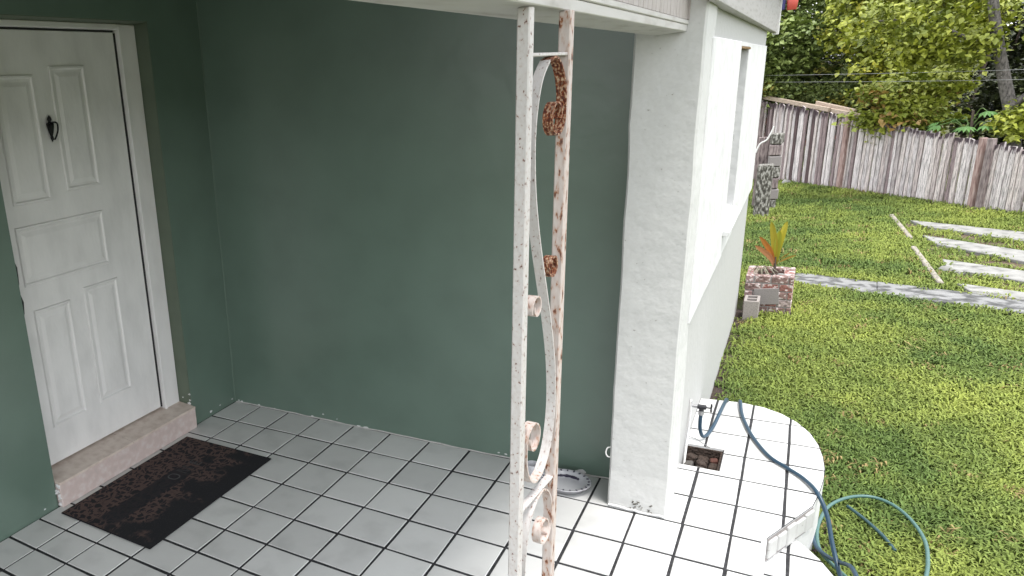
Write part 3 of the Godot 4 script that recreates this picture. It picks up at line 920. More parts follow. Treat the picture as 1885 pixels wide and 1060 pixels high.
func trees() -> void:
	var small := leaf_cluster(26, 0.16, 0.075, 0.06, 0.9, 1)
	var small2 := leaf_cluster(26, 0.16, 0.07, 0.055, 0.7, 2)
	var mid := leaf_cluster(20, 0.16, 0.09, 0.075, 0.6, 3)
	var V := func(x: float, y: float, z: float) -> Vector3: return Vector3(x, y, z)
	# dull green tree close to the house corner
	var t := thing("leafy_tree", "dull green leafy tree beyond the fence, nearest the house corner", "tree", Vector3(2.3, GROUND, -15.2), "trees beyond the fence")
	var b := MB.new()
	limb(b, [V.call(0, 0, 0), V.call(0.1, 0.9, 0.1), V.call(0.0, 1.9, 0.0), V.call(0.2, 3.2, -0.1)], 0.09, 0.03)
	limb(b, [V.call(0.05, 1.2, 0.05), V.call(0.5, 1.7, 0.3), V.call(0.9, 2.3, 0.4)], 0.045, 0.012)
	limb(b, [V.call(0.05, 1.5, 0.05), V.call(-0.4, 2.1, 0.2), V.call(-0.7, 2.7, 0.3)], 0.045, 0.012)
	part("trunk", b.mesh(), M.bark, t)
	crown(t, mid, [[Vector3(-0.2, 2.2, 0.2), Vector3(1.0, 0.9, 0.7), 567], [Vector3(0.6, 1.7, 0.3), Vector3(0.7, 0.5, 0.5), 230], [Vector3(0.3, 3.2, 0.0), Vector3(1.2, 0.8, 0.9), 513], [Vector3(0.2, 1.9, 0.9), Vector3(0.9, 0.5, 0.3), 220], [Vector3(0.1, 2.5, 1.0), Vector3(0.9, 0.4, 0.3), 160]], [Color(0.06, 0.105, 0.03), Color(0.26, 0.32, 0.095), Color(0.25, 0.24, 0.06)], 1.0)
	# tall yellow-green tree
	t = thing("leafy_tree", "tall yellow-green tree with drooping sprays in the middle of the trees", "tree", Vector3(4.2, GROUND, -14.6), "trees beyond the fence")
	b = MB.new()
	limb(b, [V.call(0, 0, 0), V.call(-0.08, 1.0, 0.1), V.call(0.05, 2.0, 0.0), V.call(0.0, 3.8, 0.0)], 0.11, 0.04)
	limb(b, [V.call(-0.05, 1.3, 0.05), V.call(-0.5, 2.0, 0.4), V.call(-1.0, 2.6, 0.7)], 0.05, 0.012)
	limb(b, [V.call(0.02, 1.8, 0.0), V.call(0.5, 2.3, 0.6), V.call(1.1, 2.6, 0.9)], 0.05, 0.012)
	limb(b, [V.call(0.0, 1.5, 0.0), V.call(0.2, 2.0, 0.7), V.call(0.1, 2.5, 1.2)], 0.045, 0.012)
	part("trunk", b.mesh(), M.bark, t)
	crown(t, small, [[Vector3(-0.45, 2.75, 0.7), Vector3(0.75, 0.75, 0.6), 567], [Vector3(0.45, 2.55, 0.9), Vector3(0.8, 0.6, 0.6), 580], [Vector3(0.0, 2.1, 1.0), Vector3(0.9, 0.5, 0.5), 486], [Vector3(0.0, 3.7, 0.2), Vector3(1.5, 0.9, 1.2), 520], [Vector3(-0.1, 1.75, 0.9), Vector3(0.45, 0.35, 0.4), 160]], [Color(0.08, 0.12, 0.02), Color(0.36, 0.39, 0.05), Color(0.42, 0.40, 0.05)], 1.0)
	# right-hand tree with the pale leaning trunk
	t = thing("leafy_tree", "tree with a pale leaning grey trunk at the right edge", "tree", Vector3(5.13, GROUND, -11.3), "trees beyond the fence")
	b = MB.new()
	limb(b, [V.call(0.15, 0, 0.0), V.call(0.06, 0.9, 0.0), V.call(-0.12, 1.6, 0.0), V.call(-0.28, 2.2, 0.02), V.call(-0.42, 2.9, 0.05), V.call(-0.5, 4.0, 0.1)], 0.085, 0.045)
	limb(b, [V.call(-0.22, 2.0, 0.0), V.call(-0.6, 2.25, 0.1), V.call(-1.1, 2.55, 0.1), V.call(-1.6, 2.6, 0.2)], 0.035, 0.01)
	limb(b, [V.call(0.0, 1.3, 0.0), V.call(0.35, 1.7, 0.2), V.call(0.9, 2.3, 0.4)], 0.05, 0.012)
	part("trunk", b.mesh(), M.bark, t)
	crown(t, small, [[Vector3(-0.75, 2.25, 0.15), Vector3(0.5, 0.4, 0.35), 210], [Vector3(-1.3, 2.55, 0.2), Vector3(0.6, 0.4, 0.4), 190], [Vector3(0.6, 2.5, -0.1), Vector3(0.5, 0.6, 0.4), 190], [Vector3(-0.3, 4.0, 0.0), Vector3(1.6, 0.6, 1.2), 300], [Vector3(0.25, 1.05, 0.35), Vector3(0.42, 0.3, 0.3), 150]], [Color(0.08, 0.12, 0.02), Color(0.36, 0.39, 0.05)], 1.0)
	# dark thicket behind
	t = thing("dark_thicket", "dark shadowy thicket of trees filling the back", "trees", Vector3(5.0, GROUND, -17.5))
	b = MB.new()
	for k in 16:
		var x := -3.2 + k * 0.5 + rng.randf_range(-0.2, 0.2)
		var z := rng.randf_range(-0.8, 3.0) + x * 0.55
		b = MB.new()
		limb(b, [V.call(x, 0, z), V.call(x + rng.randf_range(-0.15, 0.15), 1.2, z), V.call(x + rng.randf_range(-0.4, 0.4), 2.6, z)], rng.randf_range(0.02, 0.07), 0.012)
		part("stem", b.mesh(), M.twig, t)
	crown(t, small2, [[Vector3(-3.4, 1.7, -1.2), Vector3(1.6, 1.7, 0.8), 560], [Vector3(-1.2, 1.6, -0.6), Vector3(1.6, 1.8, 0.8), 700], [Vector3(1.2, 1.9, 0.4), Vector3(1.7, 1.6, 0.8), 620], [Vector3(2.4, 0.9, 2.6), Vector3(1.4, 1.0, 0.9), 420], [Vector3(-1.5, 4.0, -0.5), Vector3(2.6, 1.2, 1.0), 620], [Vector3(4.0, 2.4, 3.0), Vector3(1.6, 2.2, 1.2), 500], [Vector3(2.6, 1.0, 1.2), Vector3(2.4, 1.3, 0.7), 620], [Vector3(4.2, 1.0, 4.6), Vector3(1.8, 1.4, 0.8), 520], [Vector3(0.9, 0.9, 3.4), Vector3(1.0, 0.9, 0.5), 330], [Vector3(1.7, 0.8, 4.6), Vector3(0.9, 0.8, 0.5), 260]], [Color(0.014, 0.02, 0.009), Color(0.06, 0.075, 0.024)], 1.2, -0.5)
	# shrub spilling over the fence
	t = thing("round_leaf_shrub", "yellow-green round leaved shrub leaning over the fence top", "shrub", Vector3(4.15, GROUND, -12.2))
	b = MB.new()
	for k in 6:
		var a := rng.randf_range(-0.5, 0.5)
		b = MB.new()
		limb(b, [V.call(a * 0.2, 0, 0), V.call(a * 0.6, 0.6, 0.1), V.call(a, 1.2, 0.35)], 0.02, 0.008)
		part("stem", b.mesh(), M.twig, t)
	crown(t, mid, [[Vector3(0.0, 1.12, 0.3), Vector3(0.52, 0.34, 0.36), 260], [Vector3(-0.35, 1.35, 0.1), Vector3(0.4, 0.4, 0.35), 150], [Vector3(0.25, 1.5, 0.0), Vector3(0.4, 0.45, 0.3), 150]], [Color(0.09, 0.14, 0.025), Color(0.37, 0.4, 0.06), Color(0.32, 0.2, 0.06)], 0.85)
	# low creeper above the planks at the left
	t = thing("creeper_bush", "grey-green creeper bush above the tan planks on the fence", "shrub", Vector3(2.75, GROUND, -14.3))
	b = MB.new()
	for k in 5:
		b = MB.new()
		limb(b, [V.call(0, 0, 0), V.call(rng.randf_range(-0.4, 0.4), 0.8, 0), V.call(rng.randf_range(-0.8, 0.8), 1.6, 0.1)], 0.02, 0.008)
		part("stem", b.mesh(), M.twig, t)
	crown(t, small2, [[Vector3(-0.35, 1.62, 0.0), Vector3(0.65, 0.35, 0.3), 260], [Vector3(0.45, 1.45, 0.2), Vector3(0.55, 0.35, 0.3), 220]], [Color(0.07, 0.11, 0.04), Color(0.26, 0.31, 0.1), Color(0.3, 0.26, 0.05)], 0.9)
	# young tree with broad fingered leaves
	t = thing("broad_leaf_sapling", "bright green sapling with broad fingered leaves at the fence top", "sapling", Vector3(4.75, GROUND, -11.3))
	b = MB.new()
	limb(b, [V.call(0, 0, 0), V.call(0.02, 0.7, 0.02), V.call(0.0, 1.25, 0.0)], 0.022, 0.014)
	part("trunk", b.mesh(), M.twig, t)
	for k in 9:
		var a := TAU * k / 9.0 + rng.randf_range(-0.3, 0.3)
		var l := rng.randf_range(0.2, 0.34)
		var c := MB.new()
		var y := rng.randf_range(0.98, 1.3)
		var tip := Vector3(cos(a) * l, y + rng.randf_range(-0.05, 0.1), sin(a) * l)
		c.col = Color(0.12, 0.2, 0.05)
		c.tube(smooth_path([Vector3(0, y - 0.12, 0), tip * Vector3(0.5, 1, 0.5) + Vector3(0, 0.03, 0), tip], 3), 0.006, 5)
		for f in 7:
			var aa := a + (f - 3) * 0.42
			var dirn := Vector3(cos(aa), -0.35, sin(aa)).normalized()
			var side := dirn.cross(Vector3.UP).normalized()
			var g := rng.randf_range(0.85, 1.15)
			c.col = Color(0.11 * g, 0.24 * g, 0.06 * g)
			var ll := 0.15
			c.tri(tip, tip + dirn * ll * 0.6 + side * 0.026, tip + dirn * ll * 0.62 + Vector3(0, 0.012, 0))
			c.tri(tip, tip + dirn * ll * 0.62 + Vector3(0, 0.012, 0), tip + dirn * ll * 0.6 - side * 0.026)
			c.tri(tip + dirn * ll * 0.6 + side * 0.026, tip + dirn * ll - Vector3(0, 0.03, 0), tip + dirn * ll * 0.62 + Vector3(0, 0.012, 0))
			c.tri(tip + dirn * ll * 0.62 + Vector3(0, 0.012, 0), tip + dirn * ll - Vector3(0, 0.03, 0), tip + dirn * ll * 0.6 - side * 0.026)
		part("leaf", c.mesh(), M.leaf, t)
	# wires strung above the fence
	var W := [[1.62, 1.47, "upper thin wire strung above the fence"], [1.5, 1.35, "lower thin wire strung above the fence"]]
	for q in W:
		var c := MB.new()
		var p0 := Vector3(1.9, q[0] + 0.02, -14.6)
		var p1 := Vector3(7.0, q[1] - 0.05, -7.4)
		c.tube(smooth_path([p0, p0.lerp(p1, 0.5) - Vector3(0, 0.03, 0), p1], 6), 0.003, 5)
		one("wire", c.mesh(), M.metal, q[2], "wire")

func lawn() -> void:
	var blade := MB.new()
	var r := RandomNumberGenerator.new()
	var meshes := []
	for vv in 3:
		var b := MB.new()
		r.seed = 300 + vv
		for k in 15:
			var a := r.randf() * TAU
			var p := Vector3(r.randf_range(-0.045, 0.045), 0, r.randf_range(-0.045, 0.045))
			var d := Vector3(cos(a), 0, sin(a))
			var s := Vector3(-d.z, 0, d.x) * r.randf_range(0.003, 0.0046)
			var h := r.randf_range(0.02, 0.05)
			var l := r.randf_range(0.03, 0.07)
			var tone := r.randf_range(0.55, 1.25)
			b.col = Color(tone, tone, tone)
			var m := p + d * l * 0.45 + Vector3(0, h, 0)
			var e := p + d * l + Vector3(0, h * r.randf_range(0.5, 1.0), 0)
			b.quad(p - s, p + s, m + s, m - s)
			b.tri(m - s, m + s, e)
		meshes.append(b.mesh())
	var f := FastNoiseLite.new()
	f.seed = 55
	f.frequency = 0.55
	var f2 := FastNoiseLite.new()
	f2.seed = 56
	f2.frequency = 2.2
	var f3 := FastNoiseLite.new()
	f3.seed = 57
	f3.frequency = 0.9
	var xf := [[], [], []]
	var cs := [[], [], []]
	var no_go := [OUTLINE, TREAD, PackedVector2Array([Vector2(2.96, -5.95), Vector2(7.65, -3.92), Vector2(7.45, -3.52), Vector2(2.97, -5.52)]), PackedVector2Array([Vector2(2.5, -4.85), Vector2(2.99, -4.85), Vector2(2.99, -4.32), Vector2(2.5, -4.32)]), PackedVector2Array([Vector2(2.6, -4.28), Vector2(2.76, -4.28), Vector2(2.76, -4.08), Vector2(2.6, -4.08)])]
	var bed := PackedVector2Array([Vector2(4.02, -9.45), Vector2(7.5, -6.4), Vector2(7.5, -3.9), Vector2(4.2, -5.6)])
	var strips := [
		PackedVector2Array([Vector2(4.10, -9.21), Vector2(6.46, -7.27), Vector2(6.1, -6.6), Vector2(4.20, -8.86)]),
		PackedVector2Array([Vector2(4.134, -8.173), Vector2(5.99, -6.1), Vector2(5.7, -5.55), Vector2(4.20, -7.72)]),
		PackedVector2Array([Vector2(4.176, -6.826), Vector2(5.55, -5.68), Vector2(5.41, -5.27), Vector2(4.17, -6.45)]),
		PackedVector2Array([Vector2(4.176, -5.757), Vector2(5.22, -5.12), Vector2(5.03, -5.03), Vector2(4.24, -5.47)])]
	var step := 0.038
	var x := 2.3
	while x < 9.0:
		var z := -16.5
		while z < 5.0:
			var p := Vector2(x + rng.randf_range(-0.5, 0.5) * step, z + rng.randf_range(-0.5, 0.5) * step)
			z += step
			var dist := Vector2(EYE.x, EYE.z).distance_to(p)
			var keep := clampf(pow(5.0 / dist, 1.35), 0.1, 1.0)
			if p.x > 5.6 or p.y > 0.8: keep *= 0.35
			if rng.randf() > keep: continue
			if p.x < 2.6 and p.y > -4.35: continue
			var big := f.get_noise_2dv(p)
			var fine := f2.get_noise_2dv(p)
			var inside := false
			for q in no_go:
				if Geometry2D.is_point_in_polygon(p, q): inside = true; break
			if inside: continue
			for q in strips:
				if Geometry2D.is_point_in_polygon(p, q): inside = true; break
			if inside: continue
			if Geometry2D.is_point_in_polygon(p, bed) and fine < 0.05 and rng.randf() < 0.85: continue
			if p.y > -4.3 and p.y < 0.2 and p.x < 2.635 + 0.05 * f2.get_noise_2d(p.x * 0.2, p.y * 2.0): continue
			if p.x < 2.84 and p.y > -1.95 and p.y < -1.2 and rng.randf() < 0.72 - (p.x - 2.6) * 2.4: continue
			if (p - Vector2(3.36, -0.16)).length() < 0.09 and rng.randf() < 0.8: continue
			var bare := f3.get_noise_2dv(p * 1.3) + 0.06
			if bare < -0.42 and rng.randf() < 0.5: continue
			var yel := clampf(0.42 + big * 0.9 + fine * 0.45, 0.0, 1.0)
			var col := Color(0.115, 0.175, 0.045).lerp(Color(0.32, 0.37, 0.08), yel)
			if rng.randf() < 0.02 + maxf(0.0, -bare - 0.3) * 0.6: col = Color(0.30, 0.23, 0.1)
			var s := rng.randf_range(0.8, 1.2) * (1.0 + 0.55 * (1.0 - keep))
			var k := rng.randi() % 3
			xf[k].append(Transform3D(Basis.from_euler(Vector3(rng.randf_range(-0.15, 0.15), rng.randf() * TAU, rng.randf_range(-0.15, 0.15))).scaled(Vector3(s, s * 0.95, s)), Vector3(p.x, GROUND - 0.014, p.y)))
			cs[k].append(col)
		x += step
	var holder := Node3D.new()
	holder.name = "lawn_grass"
	tag(holder, "coarse yellow-green lawn grass covering the yard", "grass")
	holder.set_meta("kind", "stuff")
	add_child(holder)
	for k in 3: multi(holder, "blades", meshes[k], xf[k], cs[k], M.grass)

# ---------------------------------------------------------------- things
func panel(parent: Node, z0: float, z1: float, y0: float, y1: float, x: float) -> void:
	# a moulded frame round a raised field
	var b := MB.new()
	var ring := func(i: float, xx: float) -> Array:
		return [Vector3(xx, y0 + i, z1 - i), Vector3(xx, y0 + i, z0 + i), Vector3(xx, y1 - i, z0 + i), Vector3(xx, y1 - i, z1 - i)]
	var rs := [ring.call(0.0, x), ring.call(0.004, x + 0.009), ring.call(0.013, x + 0.009), ring.call(0.02, x + 0.0006), ring.call(0.032, x + 0.0006), ring.call(0.055, x + 0.007)]
	for k in rs.size() - 1:
		for e in 4:
			b.quad(rs[k][e], rs[k][(e + 1) % 4], rs[k + 1][(e + 1) % 4], rs[k + 1][e])
	var l: Array = rs[-1]
	b.quad(l[0], l[1], l[2], l[3])
	part("panel", b.mesh(), M.door, parent)

func door() -> void:
	var o := thing("front_door", "white five-panel front door with a dark knocker", "door")
	var x := -0.12
	var b := MB.new()
	b.box(Vector3(x - 0.045, 0.172, 0.6065), Vector3(x, 2.405, 1.56), 0.003)
	part("leaf", b.mesh(), M.door, o)
	var P := [[0.855, 1.095, 1.605, 2.235], [1.20, 1.445, 1.575, 2.195], [0.868, 1.462, 1.165, 1.47], [0.83, 1.09, 0.385, 1.075], [1.19, 1.435, 0.375, 1.035]]
	for q in P: panel(o, q[0], q[1], q[2], q[3], x + 0.0008)
	var f := MB.new()
	f.box(Vector3(-0.2, 0.15, 0.4545), Vector3(-0.095, 2.446, 0.592), 0.006)
	f.box(Vector3(-0.2, 2.415, 0.592), Vector3(-0.095, 2.446, 1.574), 0.004)
	f.box(Vector3(-0.11, 0.15, 0.575), Vector3(-0.088, 2.43, 0.5925), 0.003)
	part("frame", f.mesh(), M.door, o)
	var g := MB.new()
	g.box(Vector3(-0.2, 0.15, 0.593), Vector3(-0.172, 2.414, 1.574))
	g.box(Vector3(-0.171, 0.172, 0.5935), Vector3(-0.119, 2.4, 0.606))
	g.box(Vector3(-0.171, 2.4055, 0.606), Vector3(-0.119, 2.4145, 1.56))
	part("gap", g.mesh(), M.door_gap_shade, o)  # solid dark strips: the shade in the gap painted as a part
	# knocker: finial, urn plate and swinging loop
	var k := Node3D.new()
	k.name = "knocker"
	o.add_child(k)
	var kb := MB.new()
	var kc := Vector3(x + 0.012, 1.93, 1.146)
	var prof := PackedVector2Array([Vector2(0.001, 0.066), Vector2(0.009, 0.056), Vector2(0.013, 0.044), Vector2(0.006, 0.034), Vector2(0.02, 0.026), Vector2(0.018, 0.006), Vector2(0.012, -0.02), Vector2(0.006, -0.036), Vector2(0.009, -0.046), Vector2(0.004, -0.062), Vector2(0.0005, -0.07)])
	kb.lathe(kc, prof, 14)
	part("backplate", kb.mesh(), M.bronze, k)
	var kl := MB.new()
	for s in [-1.0, 1.0]:
		kl.tube(smooth_path([kc + Vector3(0.012, 0.03, 0.008 * s), kc + Vector3(0.018, 0.024, 0.03 * s), kc + Vector3(0.02, -0.005, 0.03 * s), kc + Vector3(0.018, -0.035, 0.018 * s), kc + Vector3(0.016, -0.056, 0.003 * s)], 4), 0.0048, 7)
	part("loop", kl.mesh(), M.bronze, k)
	var h := MB.new()
	var hp := PackedVector2Array([Vector2(0.002, 0.19), Vector2(0.014, 0.17), Vector2(0.01, 0.13), Vector2(0.024, 0.08), Vector2(0.02, 0.0), Vector2(0.012, -0.04), Vector2(0.026, -0.1), Vector2(0.02, -0.16), Vector2(0.002, -0.2)])
	h.lathe(Vector3(x + 0.004, 1.2, 1.515), hp, 14)
	part("handle_plate", h.mesh(), M.bronze, o)

func door_step() -> void:
	var o := thing("door_step", "pinkish stone door step below the white front door", "step")
	var b := MB.new()
	b.box(Vector3(-0.16, 0.0, 0.456), Vector3(0.036, 0.135, 1.57), 0.004)
	part("step_body", b.mesh(), M.step_face, o)
	for q in [[0.457, 1.02], [1.023, 1.569]]:
		var c := MB.new()
		c.obox(Transform3D(Basis(Vector3.BACK, -0.1), Vector3(-0.062, 0.148, (q[0] + q[1]) * 0.5)), Vector3(0.1, 0.0075, (q[1] - q[0]) * 0.5), 0.002)
		part("step_tile", c.mesh(), M.step_stone, o)
	var r := MB.new()
	for k in 22:
		r.obox(Transform3D(Basis.from_euler(Vector3(rng.randf(), rng.randf(), rng.randf())), Vector3(rng.randf_range(0.0, 0.036), rng.randf_range(0.01, 0.13), 1.572)), Vector3(0.007, 0.009, 0.004) * rng.randf_range(0.5, 1.1), 0.001)
	part("broken_end", r.mesh(), M.stucco, o)

func mat() -> void:
	var o := thing("door_mat", "dark worn door mat with a brown leopard print", "door mat", Vector3(0.394, 0.0015, 1.1115))
	o.rotation.y = 0.0
	var W := 0.642
	var L := 1.013
	var b := MB.new()
	b.box(Vector3(-W * 0.5, 0, -L * 0.5), Vector3(W * 0.5, 0.008, L * 0.5), 0.003)
	part("mat_body", b.mesh(), plain(lin(0.004, 0.004, 0.006), 0.95), o)
	var im := Image.create(420, 640, false, Image.FORMAT_RGB8)
	var f := FastNoiseLite.new()
	f.seed = 4
	f.noise_type = FastNoiseLite.TYPE_CELLULAR
	f.cellular_return_type = FastNoiseLite.RETURN_DISTANCE2_SUB
	f.cellular_jitter = 0.85
	f.frequency = 0.055
	f.fractal_type = FastNoiseLite.FRACTAL_NONE
	var g := FastNoiseLite.new()
	g.seed = 9
	g.frequency = 0.007
	g.fractal_octaves = 4
	var fine := FastNoiseLite.new()
	fine.seed = 12
	fine.frequency = 0.25
	for i in 420:
		for j in 640:
			var u := i / 420.0
			var w := j / 640.0
			var cell := f.get_noise_2d(i * 0.95 + g.get_noise_2d(i * 3.0, j * 3.0) * 22.0, j * 0.55)
			var wear := g.get_noise_2d(i, j) * 0.9 + g.get_noise_2d(j + 900, i) * 0.3
			var diag := u * 1.3 - 0.72 + wear * 0.55
			var worn := smoothstep(0.05, 0.3, diag)
			var vein := 1.0 - smoothstep(-0.8, -0.6, cell)
			var grit := 0.75 + 0.5 * fine.get_noise_2d(i, j)
			var c := Color(0.005, 0.005, 0.008).lerp(Color(0.1, 0.058, 0.05), vein * (1.0 - worn) * grit)
			var sp := fine.get_noise_2d(i * 0.7 + 500, j * 0.7)
			if worn > 0.4 and sp > 0.45: c = Color(0.04, 0.037, 0.042)
			var band := smoothstep(0.11, 0.085, absf(u - 0.44)) * smoothstep(0.3, 0.36, w) * smoothstep(0.99, 0.9, w)
			c = c.lerp(Color(0.007, 0.007, 0.011), band * 0.9)
			im.set_pixel(i, j, c.linear_to_srgb())
	var m := plain(Color.WHITE, 0.95)
	m.albedo_texture = ImageTexture.create_from_image(im)
	var q := MB.new()
	var y := 0.0085
	var e := 0.004
	var v0 := q.vert(Vector3(-W * 0.5 + e, y, -L * 0.5 + e), Vector3.UP, Vector2(0, 0))
	var v1 := q.vert(Vector3(-W * 0.5 + e, y, L * 0.5 - e), Vector3.UP, Vector2(0, 1))
	var v2 := q.vert(Vector3(W * 0.5 - e, y, L * 0.5 - e), Vector3.UP, Vector2(1, 1))
	var v3 := q.vert(Vector3(W * 0.5 - e, y, -L * 0.5 + e), Vector3.UP, Vector2(1, 0))
	q.face(v0, v1, v2); q.face(v0, v2, v3)
	part("printed_pile", q.mesh(), m, o)
	var word := ["W", "E", "L", "C", "O", "M", "E"]
	for k in 7:
		var t := TextMesh.new()
		t.text = word[k]
		var sf := SystemFont.new()
		sf.font_names = PackedStringArray(["Droid Sans"])
		t.font = sf
		t.font_size = 64
		t.pixel_size = 0.0016
		t.depth = 0.0008
		var ink_tone: float = [0.012, 0.012, 0.013, 0.014, 0.055, 0.03, 0.045][k]  # print colour of each letter, the first four worn almost away
		var l := part("letter", t, plain(lin(ink_tone, ink_tone * 0.93, ink_tone), 0.95), o, Vector3(-0.04, 0.0092, 0.30 - k * 0.093))
		l.rotation = Vector3(-PI * 0.5, PI * 0.5, 0)

func spiral(c: Vector2, r0: float, r1: float, a0: float, a1: float, n := 26) -> Array:
	var r := []
	for k in n + 1:
		var t := float(k) / n
		var a := lerpf(a0, a1, t)
		r.append(c + Vector2(cos(a), sin(a)) * lerpf(r0, r1, t))
	return r

func iron_post() -> void:
	var o := thing("iron_post", "peeling white wrought iron scroll post spotted with rust", "post", Vector3(2.53, 0, 2.098))
	o.rotation.y = -0.085
	var zl := 0.103
	var zr := -0.103
	for z in [zl, zr]:
		var b := MB.new()
		b.box(Vector3(-0.0112, 0.004, z - 0.0112), Vector3(0.0112, 2.0435, z + 0.0112), 0.002)
		part("tube", b.mesh(), M.iron if z > 0 else M.iron_mid, o)
		var fl := MB.new()
		fl.box(Vector3(-0.035, 0.0, z - 0.03), Vector3(0.035, 0.004, z + 0.03), 0.001)
		part("foot_plate", fl.mesh(), M.iron_mid, o)
	for y in [1.964, 1.044, 0.124]:
		var b := MB.new()
		b.box(Vector3(-0.008, y - 0.003, zr + 0.0113), Vector3(0.008, y + 0.003, zl - 0.0113), 0.001)
		part("cross_bar", b.mesh(), M.iron, o)
	for k in 2:
		var dy := -0.92 * k
		# half of the S from its curl to the middle; z is measured from the post axis
		var half := []
		var C := Vector2(-0.008, 1.52)
		var cc := Vector2(-0.048, 1.85)
		# from the inside of the curl outwards, ending on its right-hand side going up
		half.append_array(spiral(cc, 0.019, 0.0405, PI * 2.1 + PI, PI, 32))
		half.append_array([Vector2(-0.089, 1.885), Vector2(-0.078, 1.92), Vector2(-0.056, 1.947), Vector2(-0.028, 1.959), Vector2(0.004, 1.953), Vector2(0.036, 1.925), Vector2(0.056, 1.885), Vector2(0.067, 1.835), Vector2(0.068, 1.78), Vector2(0.056, 1.7), Vector2(0.028, 1.61)])
		var path := half.duplicate()
		path.append(C)
		for i in range(half.size() - 1, -1, -1): path.append(C * 2.0 - half[i])
		var shifted := []
		for p in path: shifted.append(p + Vector2(0, dy))
		var cut := 38
		var top := MB.new()
		top.bar(smooth2(shifted.slice(0, cut), 3), -0.0095, 0.0095, 0.0038)
		part("scroll_curl", top.mesh(), M.iron_rust if k == 0 else M.iron_mid, o)
		var mid := MB.new()
		mid.bar(smooth2(shifted.slice(cut - 1, shifted.size() - cut + 1), 4), -0.0095, 0.0095, 0.0038)
		part("scroll_bar", mid.mesh(), M.iron, o)
		var low := MB.new()
		low.bar(smooth2(shifted.slice(shifted.size() - cut), 3), -0.0095, 0.0095, 0.0038)
		part("scroll_curl", low.mesh(), M.iron_mid if k == 0 else M.iron, o)
		for q in [[Vector2(-0.05, 1.552), 1.0], [Vector2(0.036, 1.482), -1.0]]:
			var c := MB.new()
			var cen: Vector2 = q[0] + Vector2(0, dy)
			c.bar(smooth2(spiral(cen, 0.013, 0.027, PI * 1.9 * q[1], PI * 4.1 * q[1], 26), 2), -0.0095, 0.0095, 0.0036)
			part("small_curl", c.mesh(), M.iron_rust if k == 0 and q[1] > 0 else M.iron_mid, o)

func dish_and_cup() -> void:
	var o := thing("ceramic_dish", "round white ceramic dish with dark rim marks beside the pillar", "dish", Vector3(2.165, 0.001, 0.168))
	var b := MB.new()
	b.lathe(Vector3.ZERO, PackedVector2Array([Vector2(0.0005, 0.004), Vector2(0.07, 0.004), Vector2(0.085, 0.012), Vector2(0.092, 0.03), Vector2(0.112, 0.036), Vector2(0.116, 0.033), Vector2(0.098, 0.024), Vector2(0.085, 0.0), Vector2(0.0005, 0.0)]), 48, 0.012, 14)
	part("bowl", b.mesh(), M.ceramic, o)
	for k in 22:
		var a := TAU * k / 22.0
		var c := MB.new()
		c.obox(Transform3D(Basis(Vector3.UP, -a), Vector3(cos(a) * 0.103, 0.0345, sin(a) * 0.103)), Vector3(0.0055, 0.002, 0.0035), 0.001)
		part("rim_mark", c.mesh(), M.ceramic_dark, o)
	var m := MB.new()
	for k in 12:
		var a := -PI * 0.9 + k * 0.16
		m.obox(Transform3D(Basis(Vector3.UP, -a), Vector3(cos(a) * 0.083, 0.014, sin(a) * 0.083)), Vector3(0.006, 0.005, 0.007) * rng.randf_range(0.7, 1.2), 0.002)
	part("inner_shade", m.mesh(), M.ceramic_dark, o)  # dark lumps painting the shade inside the back of the bowl
	var c := MB.new()
	c.lathe(Vector3(2.01, 0.001, 0.16), PackedVector2Array([Vector2(0.0005, 0.006), Vector2(0.026, 0.006), Vector2(0.031, 0.082), Vector2(0.034, 0.082), Vector2(0.033, 0.062), Vector2(0.031, 0.058), Vector2(0.028, 0.0), Vector2(0.0005, 0.0)]), 26)
	one("white_cup", c.mesh(), M.ceramic, "small white cup on the tiles behind the iron post", "cup")

